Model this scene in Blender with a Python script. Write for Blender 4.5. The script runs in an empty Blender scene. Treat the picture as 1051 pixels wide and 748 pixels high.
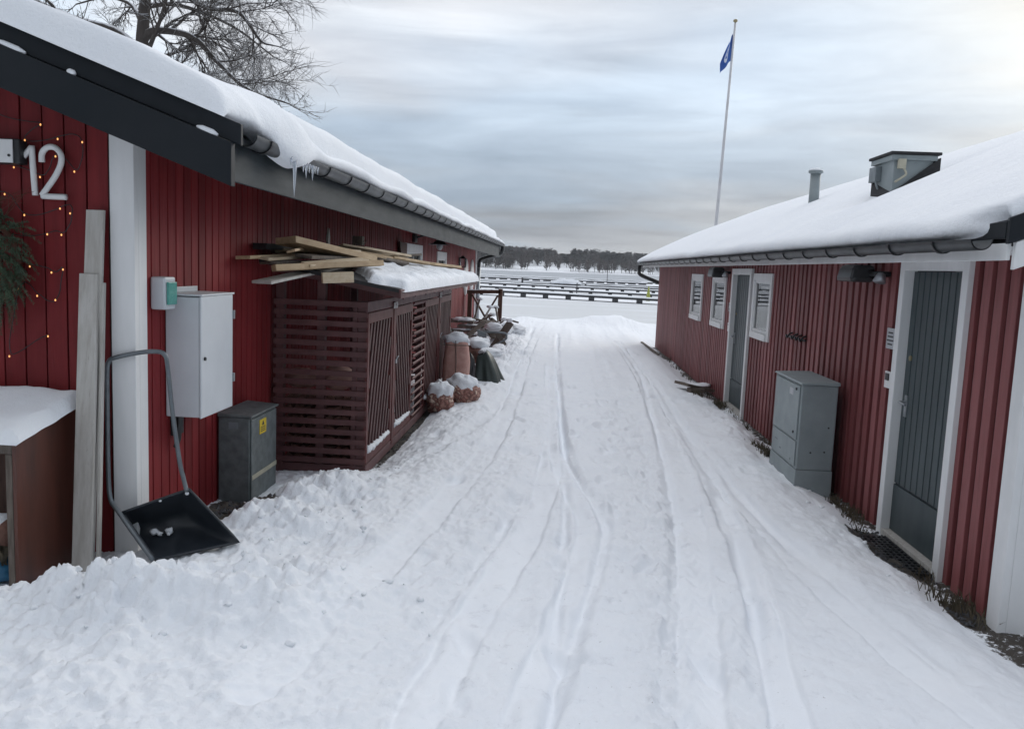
import bpy, math, random
import numpy as np
from mathutils import Vector, Matrix, noise as mnoise

random.seed(7)
SC = bpy.context.scene
COL = SC.collection
R = math.radians

# ------------------------------------------------------------------ camera
cam = bpy.data.cameras.new("camera")
cam_o = bpy.data.objects.new("camera", cam); COL.objects.link(cam_o)
cam.sensor_width = 36.0; cam.lens = 850.0 / 1051.0 * 36.0
cam.clip_start = 0.05; cam.clip_end = 6000
PITCH, YAW, ROLL = R(6.709), R(3.033), 0.042
fw = Vector((-math.sin(YAW) * math.cos(PITCH), math.cos(YAW) * math.cos(PITCH), -math.sin(PITCH)))
r0 = Vector((math.cos(YAW), math.sin(YAW), 0)); u0 = r0.cross(fw)
rr = math.cos(ROLL) * r0 + math.sin(ROLL) * u0
uu = -math.sin(ROLL) * r0 + math.cos(ROLL) * u0
m = Matrix((rr, uu, -fw)).transposed().to_4x4(); m.translation = (0, 0, 1.85)
cam_o.matrix_world = m
SC.camera = cam_o
SC.render.resolution_x = 1024; SC.render.resolution_y = 728

# ------------------------------------------------------------------ sky, sun, exposure
SUN_EL, SUN_AZ = R(20), R(34)            # azimuth: clockwise from +Y
world = bpy.data.worlds.new("World"); SC.world = world; world.use_nodes = True
wt = world.node_tree; wt.nodes.clear()
def wn(t, **k):
    n = wt.nodes.new(t)
    for a, b in k.items(): setattr(n, a, b)
    return n
WL = wt.links.new
sky = wn('ShaderNodeTexSky', sky_type='NISHITA', sun_disc=False)
sky.sun_elevation = SUN_EL; sky.sun_rotation = SUN_AZ
tc = wn('ShaderNodeTexCoord')
sep = wn('ShaderNodeSeparateXYZ'); WL(tc.outputs['Generated'], sep.inputs[0])
def wmath(op, a, b=None, clamp=False):
    n = wn('ShaderNodeMath', operation=op); n.use_clamp = clamp
    for i, q in enumerate((a, b)):
        if q is None: continue
        if isinstance(q, (int, float)): n.inputs[i].default_value = q
        else: WL(q, n.inputs[i])
    return n.outputs[0]
def wramp(fac, stops):
    n = wn('ShaderNodeValToRGB'); WL(fac, n.inputs[0]); e = n.color_ramp.elements
    while len(e) < len(stops): e.new(0.5)
    for el, (p, c) in zip(e, stops): el.position = p; el.color = (*c, 1)
    return n.outputs[0]
def wmix(fac, a, b, bt='MIX'):
    n = wn('ShaderNodeMix', data_type='RGBA', blend_type=bt)
    if isinstance(fac, (int, float)): n.inputs[0].default_value = fac
    else: WL(fac, n.inputs[0])
    for i, q in ((6, a), (7, b)):
        if isinstance(q, tuple): n.inputs[i].default_value = (*q, 1)
        else: WL(q, n.inputs[i])
    return n.outputs[2]
zc = wmath('MAXIMUM', sep.outputs[2], 0.0)
den = wmath('ADD', zc, 0.10)
cx = wmath('DIVIDE', sep.outputs[0], den); cy = wmath('DIVIDE', sep.outputs[1], den)
comb = wn('ShaderNodeCombineXYZ'); WL(cx, comb.inputs[0]); WL(cy, comb.inputs[1])
def wnoise(scale, detail, rough, off, sx=1.0, sy=1.0):
    mp = wn('ShaderNodeMapping'); WL(comb.outputs[0], mp.inputs[0])
    mp.inputs['Location'].default_value = off; mp.inputs['Scale'].default_value = (sx, sy, 1)
    n = wn('ShaderNodeTexNoise'); n.inputs['Scale'].default_value = scale
    n.inputs['Detail'].default_value = detail; n.inputs['Roughness'].default_value = rough
    n.inputs['Distortion'].default_value = 0.3
    WL(mp.outputs[0], n.inputs['Vector']); return n.outputs['Fac']
n1 = wnoise(0.55, 6, 0.55, (3.1, 7.7, 0), 0.8, 1.0)
n2 = wnoise(1.6, 7, 0.6, (11.3, 2.2, 0), 0.55, 1.0)
n3 = wnoise(0.35, 4, 0.5, (5.0, 21.0, 0), 1.0, 1.0)
cl = wmath('ADD', wmath('MULTIPLY', n1, 0.62), wmath('MULTIPLY', n2, 0.38))
# cloud tone: grey-violet bellies to pale tops
tone = wramp(cl, [(0.37, (0.44, 0.465, 0.515)), (0.46, (0.60, 0.62, 0.67)), (0.53, (0.74, 0.76, 0.80)), (0.62, (0.83, 0.85, 0.89))])
blue = wramp(n3, [(0.42, (0, 0, 0)), (0.56, (1, 1, 1))])
tone = wmix(wmath('MULTIPLY', blue, 0.72), tone, (0.655, 0.79, 0.94))
# overcast luminance: dark towards the horizon, brighter overhead
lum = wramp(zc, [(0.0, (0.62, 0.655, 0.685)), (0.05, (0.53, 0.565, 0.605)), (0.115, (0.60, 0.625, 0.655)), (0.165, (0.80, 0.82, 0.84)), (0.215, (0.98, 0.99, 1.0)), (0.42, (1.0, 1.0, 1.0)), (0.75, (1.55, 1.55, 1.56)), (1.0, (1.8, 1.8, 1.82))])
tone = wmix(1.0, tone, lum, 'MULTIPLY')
# long streaks in the low cloud bank
smp = wn('ShaderNodeMapping'); WL(tc.outputs['Generated'], smp.inputs[0]); smp.inputs['Scale'].default_value = (2.2, 2.2, 15.0); smp.inputs['Location'].default_value = (1.3, .4, 2.6)
sno = wn('ShaderNodeTexNoise'); sno.inputs['Scale'].default_value = 1.5; sno.inputs['Detail'].default_value = 7; sno.inputs['Roughness'].default_value = 0.58; sno.inputs['Distortion'].default_value = 0.5; WL(smp.outputs[0], sno.inputs['Vector'])
streak = wramp(sno.outputs['Fac'], [(0.34, (0.80, 0.815, 0.84)), (0.50, (1.0, 1.0, 1.0)), (0.66, (1.22, 1.21, 1.19))])
tone = wmix(wramp(zc, [(0.0, (.55,) * 3), (0.06, (1,) * 3), (0.20, (.75,) * 3), (0.42, (.25,) * 3)]), tone, wmix(1.0, tone, streak, 'MULTIPLY'))
# unseen sky behind the viewer dimmed, to darken faces turned to the camera
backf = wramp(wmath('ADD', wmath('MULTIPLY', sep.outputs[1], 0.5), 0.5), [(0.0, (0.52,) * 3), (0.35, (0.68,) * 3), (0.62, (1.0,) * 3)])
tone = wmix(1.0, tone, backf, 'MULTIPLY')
# thin cloud round the hidden sun
sd = Vector((math.sin(SUN_AZ) * math.cos(SUN_EL), math.cos(SUN_AZ) * math.cos(SUN_EL), math.sin(SUN_EL)))
dot = wn('ShaderNodeVectorMath', operation='DOT_PRODUCT'); WL(tc.outputs['Generated'], dot.inputs[0]); dot.inputs[1].default_value = sd
glow = wmath('POWER', wmath('MAXIMUM', dot.outputs['Value'], 0.0), 55.0)
glow = wmath('MULTIPLY', glow, wramp(cl, [(0.36, (0.35,) * 3), (0.60, (1.0,) * 3)]))
tone = wmix(glow, tone, (0.90, 0.84, 0.70))
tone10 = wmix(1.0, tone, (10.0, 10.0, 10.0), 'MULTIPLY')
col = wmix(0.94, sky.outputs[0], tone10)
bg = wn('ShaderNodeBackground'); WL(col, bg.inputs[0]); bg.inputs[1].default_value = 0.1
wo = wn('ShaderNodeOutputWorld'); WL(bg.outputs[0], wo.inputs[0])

sl = bpy.data.lights.new("sun", 'SUN'); sl.energy = 0.9; sl.angle = R(24); sl.color = (1.0, 0.95, 0.87)
so = bpy.data.objects.new("sun", sl); COL.objects.link(so)
so.rotation_euler = Vector(-sd).to_track_quat('-Z', 'Y').to_euler()
so.location = (10, 10, 30)

vs = SC.view_settings
vs.view_transform = 'Standard'; vs.look = 'None'; vs.exposure = 0.2; vs.gamma = 1.0; vs.use_curve_mapping = False
SC.render.engine = 'CYCLES'
SC.cycles.use_denoising = True
SC.cycles.max_bounces = 6

# ------------------------------------------------------------------ materials
def new_mat(name):
    m = bpy.data.materials.new(name); m.use_nodes = True
    return m, m.node_tree, m.node_tree.nodes['Principled BSDF']
def tnode(nt, t, **k):
    n = nt.nodes.new(t)
    for a, b in k.items(): setattr(n, a, b)
    return n
def link_noise(nt, scale, detail=5, rough=0.55, stretch=(1, 1, 1), coord='Object'):
    tc = tnode(nt, 'ShaderNodeTexCoord'); mp = tnode(nt, 'ShaderNodeMapping')
    nt.links.new(tc.outputs[coord], mp.inputs[0]); mp.inputs['Scale'].default_value = stretch
    n = tnode(nt, 'ShaderNodeTexNoise'); n.inputs['Scale'].default_value = scale
    n.inputs['Detail'].default_value = detail; n.inputs['Roughness'].default_value = rough
    nt.links.new(mp.outputs[0], n.inputs['Vector']); return n.outputs['Fac']
def mixc(nt, fac, a, b, bt='MIX'):
    n = tnode(nt, 'ShaderNodeMix', data_type='RGBA', blend_type=bt)
    if isinstance(fac, (int, float)): n.inputs[0].default_value = fac
    else: nt.links.new(fac, n.inputs[0])
    for i, q in ((6, a), (7, b)):
        if isinstance(q, tuple): n.inputs[i].default_value = (*q[:3], 1)
        else: nt.links.new(q, n.inputs[i])
    return n.outputs[2]
def ramp(nt, fac, p0, p1):
    n = tnode(nt, 'ShaderNodeMapRange'); n.clamp = True
    n.inputs['From Min'].default_value = p0; n.inputs['From Max'].default_value = p1
    nt.links.new(fac, n.inputs['Value']); return n.outputs['Result']
def bump(nt, bs, h, strength, dist):
    b = tnode(nt, 'ShaderNodeBump'); b.inputs['Strength'].default_value = strength; b.inputs['Distance'].default_value = dist
    nt.links.new(h, b.inputs['Height']); nt.links.new(b.outputs[0], bs.inputs['Normal'])
def mat(name, c, rough=0.6, c2=None, scale=6, stretch=(1, 1, 1), lo=0.35, hi=0.65, bmp=0.0, bdist=0.01, bscale=None, metal=0.0, spec=None, grime=None, coord='Object'):
    m, nt, bs = new_mat(name)
    bs.inputs['Roughness'].default_value = rough; bs.inputs['Metallic'].default_value = metal
    if spec is not None: bs.inputs['Specular IOR Level'].default_value = spec
    c2 = c2 or tuple(x * 0.75 for x in c)
    f = link_noise(nt, scale, 6, 0.6, stretch, coord)
    out = mixc(nt, ramp(nt, f, lo, hi), c, c2)
    if grime:
        g = link_noise(nt, scale * 3.1, 8, 0.7, stretch, coord)
        out = mixc(nt, ramp(nt, g, grime[1], grime[2]), out, grime[0])
    if name.startswith('red_'):                       # every board has taken the weather a little differently; paler splash marks low down
        at = tnode(nt, 'ShaderNodeAttribute', attribute_name='tone')
        out = mixc(nt, ramp(nt, at.outputs['Fac'], -0.2, 1.6), out, tuple(x * .62 for x in c)); out = mixc(nt, ramp(nt, at.outputs['Fac'], 0.2, -1.8), out, tuple(min(1, x * 1.18 + (.035 if 'faded' in name else .006)) for x in c))
        st = link_noise(nt, 7, 8, 0.7, (4, 4, 0.35)); out = mixc(nt, ramp(nt, st, 0.52, 0.86), out, tuple(x * .45 for x in c))
        fd = link_noise(nt, 1.1, 6, 0.65, (1.5, 1.5, 0.6)); out = mixc(nt, ramp(nt, fd, 0.50, 0.95), out, (c[0] * 1.1 + .02, c[1] + (.042 if 'faded' in name else .010), c[2] + (.040 if 'faded' in name else .009)))
    nt.links.new(out, bs.inputs['Base Color'])
    rn = tnode(nt, 'ShaderNodeMapRange'); nt.links.new(f, rn.inputs['Value'])
    rn.inputs['To Min'].default_value = max(0.02, rough - 0.1); rn.inputs['To Max'].default_value = min(1, rough + 0.1)
    nt.links.new(rn.outputs['Result'], bs.inputs['Roughness'])
    if bmp:
        h = link_noise(nt, bscale or scale * 4, 6, 0.6, stretch, coord); bump(nt, bs, h, bmp, bdist)
    return m

def snow_mat(name, ground=False):
    m, nt, bs = new_mat(name)
    bs.inputs['Roughness'].default_value = 0.75; bs.inputs['Specular IOR Level'].default_value = 0.25
    f = link_noise(nt, 2.2, 5, 0.6)
    c = mixc(nt, ramp(nt, f, 0.35, 0.7), (0.855, 0.88, 0.91), (0.82, 0.85, 0.89))
    h1 = link_noise(nt, 45, 6, 0.7)
    if ground:
        g = link_noise(nt, 7.0, 10, 0.78)
        gf = tnode(nt, 'ShaderNodeAttribute', attribute_name='packed')
        mm = tnode(nt, 'ShaderNodeMath', operation='MULTIPLY'); nt.links.new(ramp(nt, g, 0.56, 0.74), mm.inputs[0]); nt.links.new(gf.outputs['Fac'], mm.inputs[1])
        c = mixc(nt, mm.outputs[0], c, (0.60, 0.615, 0.65))
        gg = link_noise(nt, 55.0, 3, 0.6)                 # scattered grit
        m2 = tnode(nt, 'ShaderNodeMath', operation='MULTIPLY'); nt.links.new(ramp(nt, gg, 0.70, 0.76), m2.inputs[0]); nt.links.new(gf.outputs['Fac'], m2.inputs[1])
        c = mixc(nt, m2.outputs[0], c, (0.38, 0.37, 0.37))
        soil = tnode(nt, 'ShaderNodeAttribute', attribute_name='soil')
        sn = link_noise(nt, 22.0, 8, 0.75)
        ad = tnode(nt, 'ShaderNodeMath', operation='ADD'); nt.links.new(soil.outputs['Fac'], ad.inputs[0]); nt.links.new(sn, ad.inputs[1])
        sc_ = mixc(nt, link_noise(nt, 60, 4, 0.7), (0.025, 0.025, 0.026), (0.10, 0.085, 0.07))
        c = mixc(nt, ramp(nt, ad.outputs[0], 0.98, 1.06), c, sc_)
    nt.links.new(c, bs.inputs['Base Color'])
    if ground:
        ro = tnode(nt, 'ShaderNodeAttribute', attribute_name='rough'); h2 = link_noise(nt, 130, 4, 0.7); h3 = link_noise(nt, 24, 6, 0.75)
        sm = tnode(nt, 'ShaderNodeMath', operation='ADD'); nt.links.new(h3, sm.inputs[0]); nt.links.new(h1, sm.inputs[1])
        ml = tnode(nt, 'ShaderNodeMath', operation='MULTIPLY'); nt.links.new(sm.outputs[0], ml.inputs[0]); nt.links.new(ro.outputs['Fac'], ml.inputs[1])
        fi = tnode(nt, 'ShaderNodeMath', operation='MULTIPLY_ADD'); nt.links.new(h2, fi.inputs[0]); fi.inputs[1].default_value = 0.12; nt.links.new(ml.outputs[0], fi.inputs[2])
        bump(nt, bs, fi.outputs[0], 0.55, 0.014)
    else:
        h4 = link_noise(nt, 9, 7, 0.7); ad = tnode(nt, 'ShaderNodeMath', operation='MULTIPLY_ADD'); nt.links.new(h4, ad.inputs[0]); ad.inputs[1].default_value = 2.0; nt.links.new(h1, ad.inputs[2]); bump(nt, bs, ad.outputs[0], 0.4, 0.03)
    return m

M = {}
M['snow'] = snow_mat('snow'); M['ground'] = snow_mat('snow_ground', True)
M['red_l'] = mat('red_paint_deep', (0.215, 0.018, 0.021), 0.6, (0.160, 0.014, 0.017), 3, (6, 6, 0.5), spec=0.28, bmp=0.15, bscale=20, grime=((0.10, 0.02, 0.02), 0.62, 0.8))
M['red_g'] = mat('red_paint_gable', (0.195, 0.015, 0.018), 0.6, (0.145, 0.012, 0.015), 3, (6, 6, 0.5), spec=0.28, bmp=0.15, bscale=20)
M['red_dark'] = mat('groove_red', (0.035, 0.007, 0.009), 0.7)
M['red_r'] = mat('red_paint_faded', (0.215, 0.056, 0.056), 0.55, (0.165, 0.040, 0.042), 3, (6, 6, 0.4), bmp=0.15, bscale=20, grime=((0.13, 0.035, 0.036), 0.62, 0.8))
M['red_rdark'] = mat('groove_red_faded', (0.060, 0.014, 0.018), 0.7)
M['white'] = mat('white_paint', (0.74, 0.745, 0.75), 0.5, (0.66, 0.67, 0.67), 2, (3, 3, 0.6), grime=((0.45, 0.44, 0.41), 0.68, 0.85))
M['slate'] = mat('slate_paint', (0.0085, 0.012, 0.016), 0.55, (0.013, 0.016, 0.020), 4, (1, 1, 1), spec=0.22, bmp=0.1)
M['fascia'] = mat('grey_blue_paint', (0.030, 0.039, 0.045), 0.6, (0.022, 0.029, 0.034), 4, (3, 0.6, 3), spec=0.25, bmp=0.1, grime=((0.06, 0.07, 0.075), 0.62, 0.8))
M['black'] = mat('black_plastic', (0.012, 0.013, 0.015), 0.35, (0.02, 0.021, 0.023), 8)
M['scoop'] = mat('dark_plastic', (0.014, 0.019, 0.026), 0.42, (0.022, 0.027, 0.034), 7, bmp=0.05, grime=((0.06, 0.065, 0.07), 0.62, 0.8))
M['gutter'] = mat('gutter_metal', (0.085, 0.093, 0.10), 0.45, (0.06, 0.068, 0.074), 6, metal=0.3)
M['steel'] = mat('galvanised_steel', (0.40, 0.42, 0.44), 0.42, (0.30, 0.32, 0.34), 18, metal=0.7)
M['tube'] = mat('grey_tube', (0.16, 0.18, 0.195), 0.4, (0.13, 0.145, 0.16), 20, metal=0.5)
M['cabwhite'] = mat('cabinet_white', (0.60, 0.63, 0.66), 0.42, (0.54, 0.57, 0.60), 3, bmp=0.02, grime=((0.42, 0.43, 0.42), 0.68, 0.85))
M['cabgrey'] = mat('cabinet_grey_green', (0.150, 0.172, 0.175), 0.5, (0.095, 0.112, 0.115), 13, bmp=0.08, grime=((0.05, 0.06, 0.06), 0.60, 0.75))
M['cabblue'] = mat('cabinet_grey_blue', (0.265, 0.305, 0.315), 0.5, (0.215, 0.252, 0.262), 4, bmp=0.03, grime=((0.16, 0.18, 0.185), 0.66, 0.82))
M['door'] = mat('door_grey', (0.045, 0.064, 0.070), 0.45, (0.036, 0.052, 0.057), 4, (2, 2, 0.5))
M['doordark'] = mat('door_groove', (0.022, 0.03, 0.036), 0.6)
M['shed'] = mat('shed_brown', (0.125, 0.052, 0.052), 0.5, (0.085, 0.034, 0.035), 7, (1, 1, 1), bmp=0.15, grime=((0.13, 0.05, 0.045), 0.62, 0.8))
M['sheddark'] = mat('shed_dark_slat', (0.078, 0.026, 0.025), 0.55, (0.052, 0.018, 0.018), 7, bmp=0.15)
M['shedred'] = mat('shed_red_brown', (0.115, 0.027, 0.025), 0.55, (0.08, 0.020, 0.019), 7, bmp=0.15)
M['felt'] = mat('roof_felt', (0.018, 0.018, 0.020), 0.85, (0.03, 0.03, 0.032), 20, bmp=0.3)
M['wood'] = mat('fresh_wood', (0.46, 0.34, 0.205), 0.65, (0.36, 0.25, 0.145), 2.0, (12, 0.7, 12), bmp=0.1, grime=((0.25, 0.15, 0.08), 0.64, 0.8))
M['woodpale'] = mat('pale_wood', (0.60, 0.50, 0.36), 0.6, (0.50, 0.38, 0.25), 2.0, (12, 0.7, 12), bmp=0.1)
M['woodold'] = mat('weathered_wood', (0.15, 0.125, 0.105), 0.75, (0.09, 0.072, 0.058), 6, (6, 6, 1), bmp=0.3)
M['woodbrown'] = mat('brown_wood', (0.115, 0.055, 0.036), 0.65, (0.07, 0.032, 0.022), 6, (6, 6, 1), bmp=0.2)
M['woodgrey'] = mat('whitewashed_plank', (0.47, 0.455, 0.43), 0.7, (0.36, 0.34, 0.31), 3, (10, 10, 0.7), bmp=0.2, grime=((0.20, 0.185, 0.16), 0.60, 0.75))
M['ply'] = mat('stained_plywood', (0.105, 0.034, 0.022), 0.4, (0.055, 0.021, 0.015), 2.5, (3, 3, 0.5), bmp=0.08, grime=((0.20, 0.09, 0.06), 0.66, 0.8))
M['pink'] = mat('pink_sack', (0.56, 0.34, 0.29), 0.7, (0.44, 0.235, 0.20), 9, bmp=0.3, bdist=0.02)
M['gutterdark'] = mat('gutter_dark', (0.035, 0.040, 0.043), 0.42, (0.024, 0.028, 0.03), 6, metal=0.2)
M['tarp'] = mat('green_tarp', (0.030, 0.045, 0.042), 0.45, (0.045, 0.06, 0.056), 5, bmp=0.2, bdist=0.02)
M['greymetal'] = mat('grey_board', (0.19, 0.22, 0.235), 0.5)
M['gravel'] = mat('dark_gravel', (0.035, 0.037, 0.042), 0.85, (0.09, 0.09, 0.095), 30, bmp=0.6, bscale=60)
M['grass'] = mat('dead_grass', (0.13, 0.105, 0.07), 0.85, (0.05, 0.045, 0.03), 12)
M['needle'] = mat('spruce_needles', (0.045, 0.075, 0.036), 0.6, (0.022, 0.044, 0.024), 14)
M['yellow'] = mat('yellow_label', (0.65, 0.48, 0.03), 0.5, (0.6, 0.43, 0.03))
M['cream'] = mat('cream_label', (0.48, 0.46, 0.36), 0.55)
M['teal'] = mat('teal_window', (0.10, 0.33, 0.29), 0.25, (0.06, 0.25, 0.22), 30)
M['plate'] = mat('metal_plate', (0.42, 0.44, 0.46), 0.4, (0.35, 0.37, 0.39), 20)
M['ink'] = mat('dark_ink', (0.03, 0.03, 0.035), 0.6)
M['pole'] = mat('white_pole', (0.62, 0.63, 0.65), 0.4, (0.52, 0.53, 0.55), 3)
M['brass'] = mat('dull_brass', (0.32, 0.27, 0.15), 0.4, metal=0.5)
M['dock'] = mat('dark_dock', (0.035, 0.037, 0.042), 0.7, (0.055, 0.055, 0.058), 3)
M['buoy'] = mat('yellow_green', (0.42, 0.46, 0.08), 0.5)
M['pale_panel'] = mat('pale_window_panel', (0.40, 0.44, 0.48), 0.5)
M['room'] = mat('dark_room', (0.02, 0.022, 0.025), 0.8)
M['blue'] = mat('blue_bag', (0.03, 0.16, 0.30), 0.4)
M['wreathtwig'] = mat('red_twig', (0.10, 0.035, 0.02), 0.7)
M['disc'] = mat('white_disc', (0.66, 0.64, 0.64), 0.45, (0.58, 0.55, 0.55))
M['log'] = mat('log_end', (0.26, 0.13, 0.10), 0.8, (0.15, 0.08, 0.06), 20, bmp=0.3)

def make_special():
    # mesh sack of split wood
    m, nt, bs = new_mat('net_sack')
    tcn = tnode(nt, 'ShaderNodeTexCoord'); v = tnode(nt, 'ShaderNodeTexVoronoi'); v.inputs['Scale'].default_value = 19
    wob = tnode(nt, 'ShaderNodeTexNoise'); wob.inputs['Scale'].default_value = 7; wob.inputs['Detail'].default_value = 4; nt.links.new(tcn.outputs['Object'], wob.inputs['Vector'])
    mpn = tnode(nt, 'ShaderNodeMapping'); mpn.inputs['Rotation'].default_value = (.5, .9, .3); mpn.inputs['Scale'].default_value = (1, .38, 1.2); nt.links.new(tcn.outputs['Object'], mpn.inputs[0])
    wv = tnode(nt, 'ShaderNodeMix', data_type='VECTOR'); wv.inputs[0].default_value = .13; nt.links.new(mpn.outputs[0], wv.inputs[4]); nt.links.new(wob.outputs['Color'], wv.inputs[5])
    nt.links.new(wv.outputs[1], v.inputs['Vector'])
    hs = tnode(nt, 'ShaderNodeSeparateColor'); nt.links.new(v.outputs['Color'], hs.inputs[0])
    c = mixc(nt, hs.outputs[0], (0.56, 0.36, 0.29), (0.32, 0.15, 0.12))
    c = mixc(nt, ramp(nt, hs.outputs[1], 0.66, 0.74), c, (0.66, 0.52, 0.42))
    v2 = tnode(nt, 'ShaderNodeTexVoronoi', feature='DISTANCE_TO_EDGE'); v2.inputs['Scale'].default_value = 19
    nt.links.new(wv.outputs[1], v2.inputs['Vector'])
    c = mixc(nt, ramp(nt, v2.outputs['Distance'], 0.0, 0.22), (0.14, 0.06, 0.05), c)
    c = mixc(nt, ramp(nt, link_noise(nt, 30, 6, 0.7), 0.48, 0.70), c, (0.36, 0.15, 0.12))
    nt.links.new(c, bs.inputs['Base Color']); bs.inputs['Roughness'].default_value = 0.75
    bump(nt, bs, v2.outputs['Distance'], 0.6, 0.04); M['net'] = m
    # bark with snow lying on the upper side of each limb
    m, nt, bs = new_mat('snowy_bark')
    g = tnode(nt, 'ShaderNodeNewGeometry'); s = tnode(nt, 'ShaderNodeSeparateXYZ'); nt.links.new(g.outputs['Normal'], s.inputs[0])
    n = link_noise(nt, 5, 4, 0.6); a = tnode(nt, 'ShaderNodeMath', operation='ADD'); nt.links.new(s.outputs[2], a.inputs[0])
    mlt = tnode(nt, 'ShaderNodeMath', operation='MULTIPLY'); nt.links.new(n, mlt.inputs[0]); mlt.inputs[1].default_value = 0.9
    nt.links.new(mlt.outputs[0], a.inputs[1])
    b = mixc(nt, link_noise(nt, 20, 6, 0.7, (1, 1, 0.3)), (0.035, 0.030, 0.028), (0.10, 0.085, 0.075))
    c = mixc(nt, ramp(nt, a.outputs[0], 0.92, 1.12), b, (0.80, 0.82, 0.86))
    nt.links.new(c, bs.inputs['Base Color']); bs.inputs['Roughness'].default_value = 0.85; M['bark'] = m
    # glass
    m, nt, bs = new_mat('window_glass'); out = nt.nodes['Material Output']
    gl = tnode(nt, 'ShaderNodeBsdfGlossy'); gl.inputs['Roughness'].default_value = 0.02
    tr = tnode(nt, 'ShaderNodeBsdfTransparent'); tr.inputs[0].default_value = (0.86, 0.9, 0.92, 1)
    fr = tnode(nt, 'ShaderNodeFresnel'); fr.inputs[0].default_value = 2.6
    mx = tnode(nt, 'ShaderNodeMixShader'); nt.links.new(fr.outputs[0], mx.inputs[0]); nt.links.new(tr.outputs[0], mx.inputs[1]); nt.links.new(gl.outputs[0], mx.inputs[2])
    nt.links.new(mx.outputs[0], out.inputs['Surface']); M['glass'] = m
    # icicle
    m, nt, bs = new_mat('ice'); bs.inputs['Base Color'].default_value = (0.80, 0.84, 0.90, 1); bs.inputs['Roughness'].default_value = 0.12
    bs.inputs['Transmission Weight'].default_value = 0.6; bs.inputs['IOR'].default_value = 1.31; M['ice'] = m
    # lit bulb
    m, nt, bs = new_mat('lit_bulb'); bs.inputs['Base Color'].default_value = (1, 0.6, 0.25, 1)
    bs.inputs['Emission Color'].default_value = (1, 0.42, 0.12, 1); bs.inputs['Emission Strength'].default_value = 1.0; M['bulb'] = m
    # lake ice: bare grey ice and wind-blown snow
    m, nt, bs = new_mat('lake_ice'); tcn = tnode(nt, 'ShaderNodeTexCoord'); s = tnode(nt, 'ShaderNodeSeparateXYZ'); nt.links.new(tcn.outputs['Object'], s.inputs[0])
    n = link_noise(nt, 0.05, 6, 0.6, (0.35, 1.0, 1)); nm = tnode(nt, 'ShaderNodeMath', operation='MULTIPLY_ADD')
    nt.links.new(n, nm.inputs[0]); nm.inputs[1].default_value = 14.0; nt.links.new(s.outputs[1], nm.inputs[2])
    y = nm.outputs[0]
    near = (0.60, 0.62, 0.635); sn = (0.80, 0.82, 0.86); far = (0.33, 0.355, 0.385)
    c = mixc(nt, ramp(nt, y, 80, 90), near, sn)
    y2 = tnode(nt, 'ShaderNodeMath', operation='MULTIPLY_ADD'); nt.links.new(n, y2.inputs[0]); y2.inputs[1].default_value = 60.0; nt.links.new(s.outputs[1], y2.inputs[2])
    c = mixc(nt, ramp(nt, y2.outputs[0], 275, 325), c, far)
    p = link_noise(nt, 0.25, 6, 0.65, (0.25, 1, 1)); c = mixc(nt, ramp(nt, p, 0.54, 0.70), c, (0.70, 0.73, 0.77))
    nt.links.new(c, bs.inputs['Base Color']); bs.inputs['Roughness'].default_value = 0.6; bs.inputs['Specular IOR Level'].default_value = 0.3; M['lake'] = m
    # flag: blue cloth, white roundel with a blue mark
    m, nt, bs = new_mat('flag_cloth'); uv = tnode(nt, 'ShaderNodeAttribute', attribute_name='fuv')
    s = tnode(nt, 'ShaderNodeSeparateXYZ'); nt.links.new(uv.outputs['Vector'], s.inputs[0])
    def mth(op, a, b):
        q = tnode(nt, 'ShaderNodeMath', operation=op)
        for i, z in enumerate((a, b)):
            if isinstance(z, (int, float)): q.inputs[i].default_value = z
            else: nt.links.new(z, q.inputs[i])
        return q.outputs[0]
    du = mth('MULTIPLY', mth('SUBTRACT', s.outputs[0], 0.5), 1.6); dv = mth('SUBTRACT', s.outputs[1], 0.5)
    rad = mth('SQRT', mth('ADD', mth('MULTIPLY', du, du), mth('MULTIPLY', dv, dv)), 0)
    disc = mth('LESS_THAN', rad, 0.33); ring = mth('MULTIPLY', mth('GREATER_THAN', rad, 0.15), mth('LESS_THAN', rad, 0.22))
    bar = mth('MULTIPLY', mth('LESS_THAN', mth('ABSOLUTE', dv, 0), 0.035), mth('LESS_THAN', rad, 0.22))
    mark = mth('MAXIMUM', ring, bar); wht = mth('MULTIPLY', disc, mth('SUBTRACT', 1.0, mark))
    c = mixc(nt, wht, (0.045, 0.13, 0.43), (0.70, 0.75, 0.84)); nt.links.new(c, bs.inputs['Base Color']); bs.inputs['Roughness'].default_value = 0.7; M['flag'] = m
    # far trees
    m, nt, bs = new_mat('far_tree'); at = tnode(nt, 'ShaderNodeAttribute', attribute_name='tint')
    c = mixc(nt, at.outputs['Fac'], (0.026, 0.034, 0.030), (0.085, 0.068, 0.062)); nt.links.new(c, bs.inputs['Base Color']); bs.inputs['Roughness'].default_value = 0.9; M['fartree'] = m
make_special()

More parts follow.
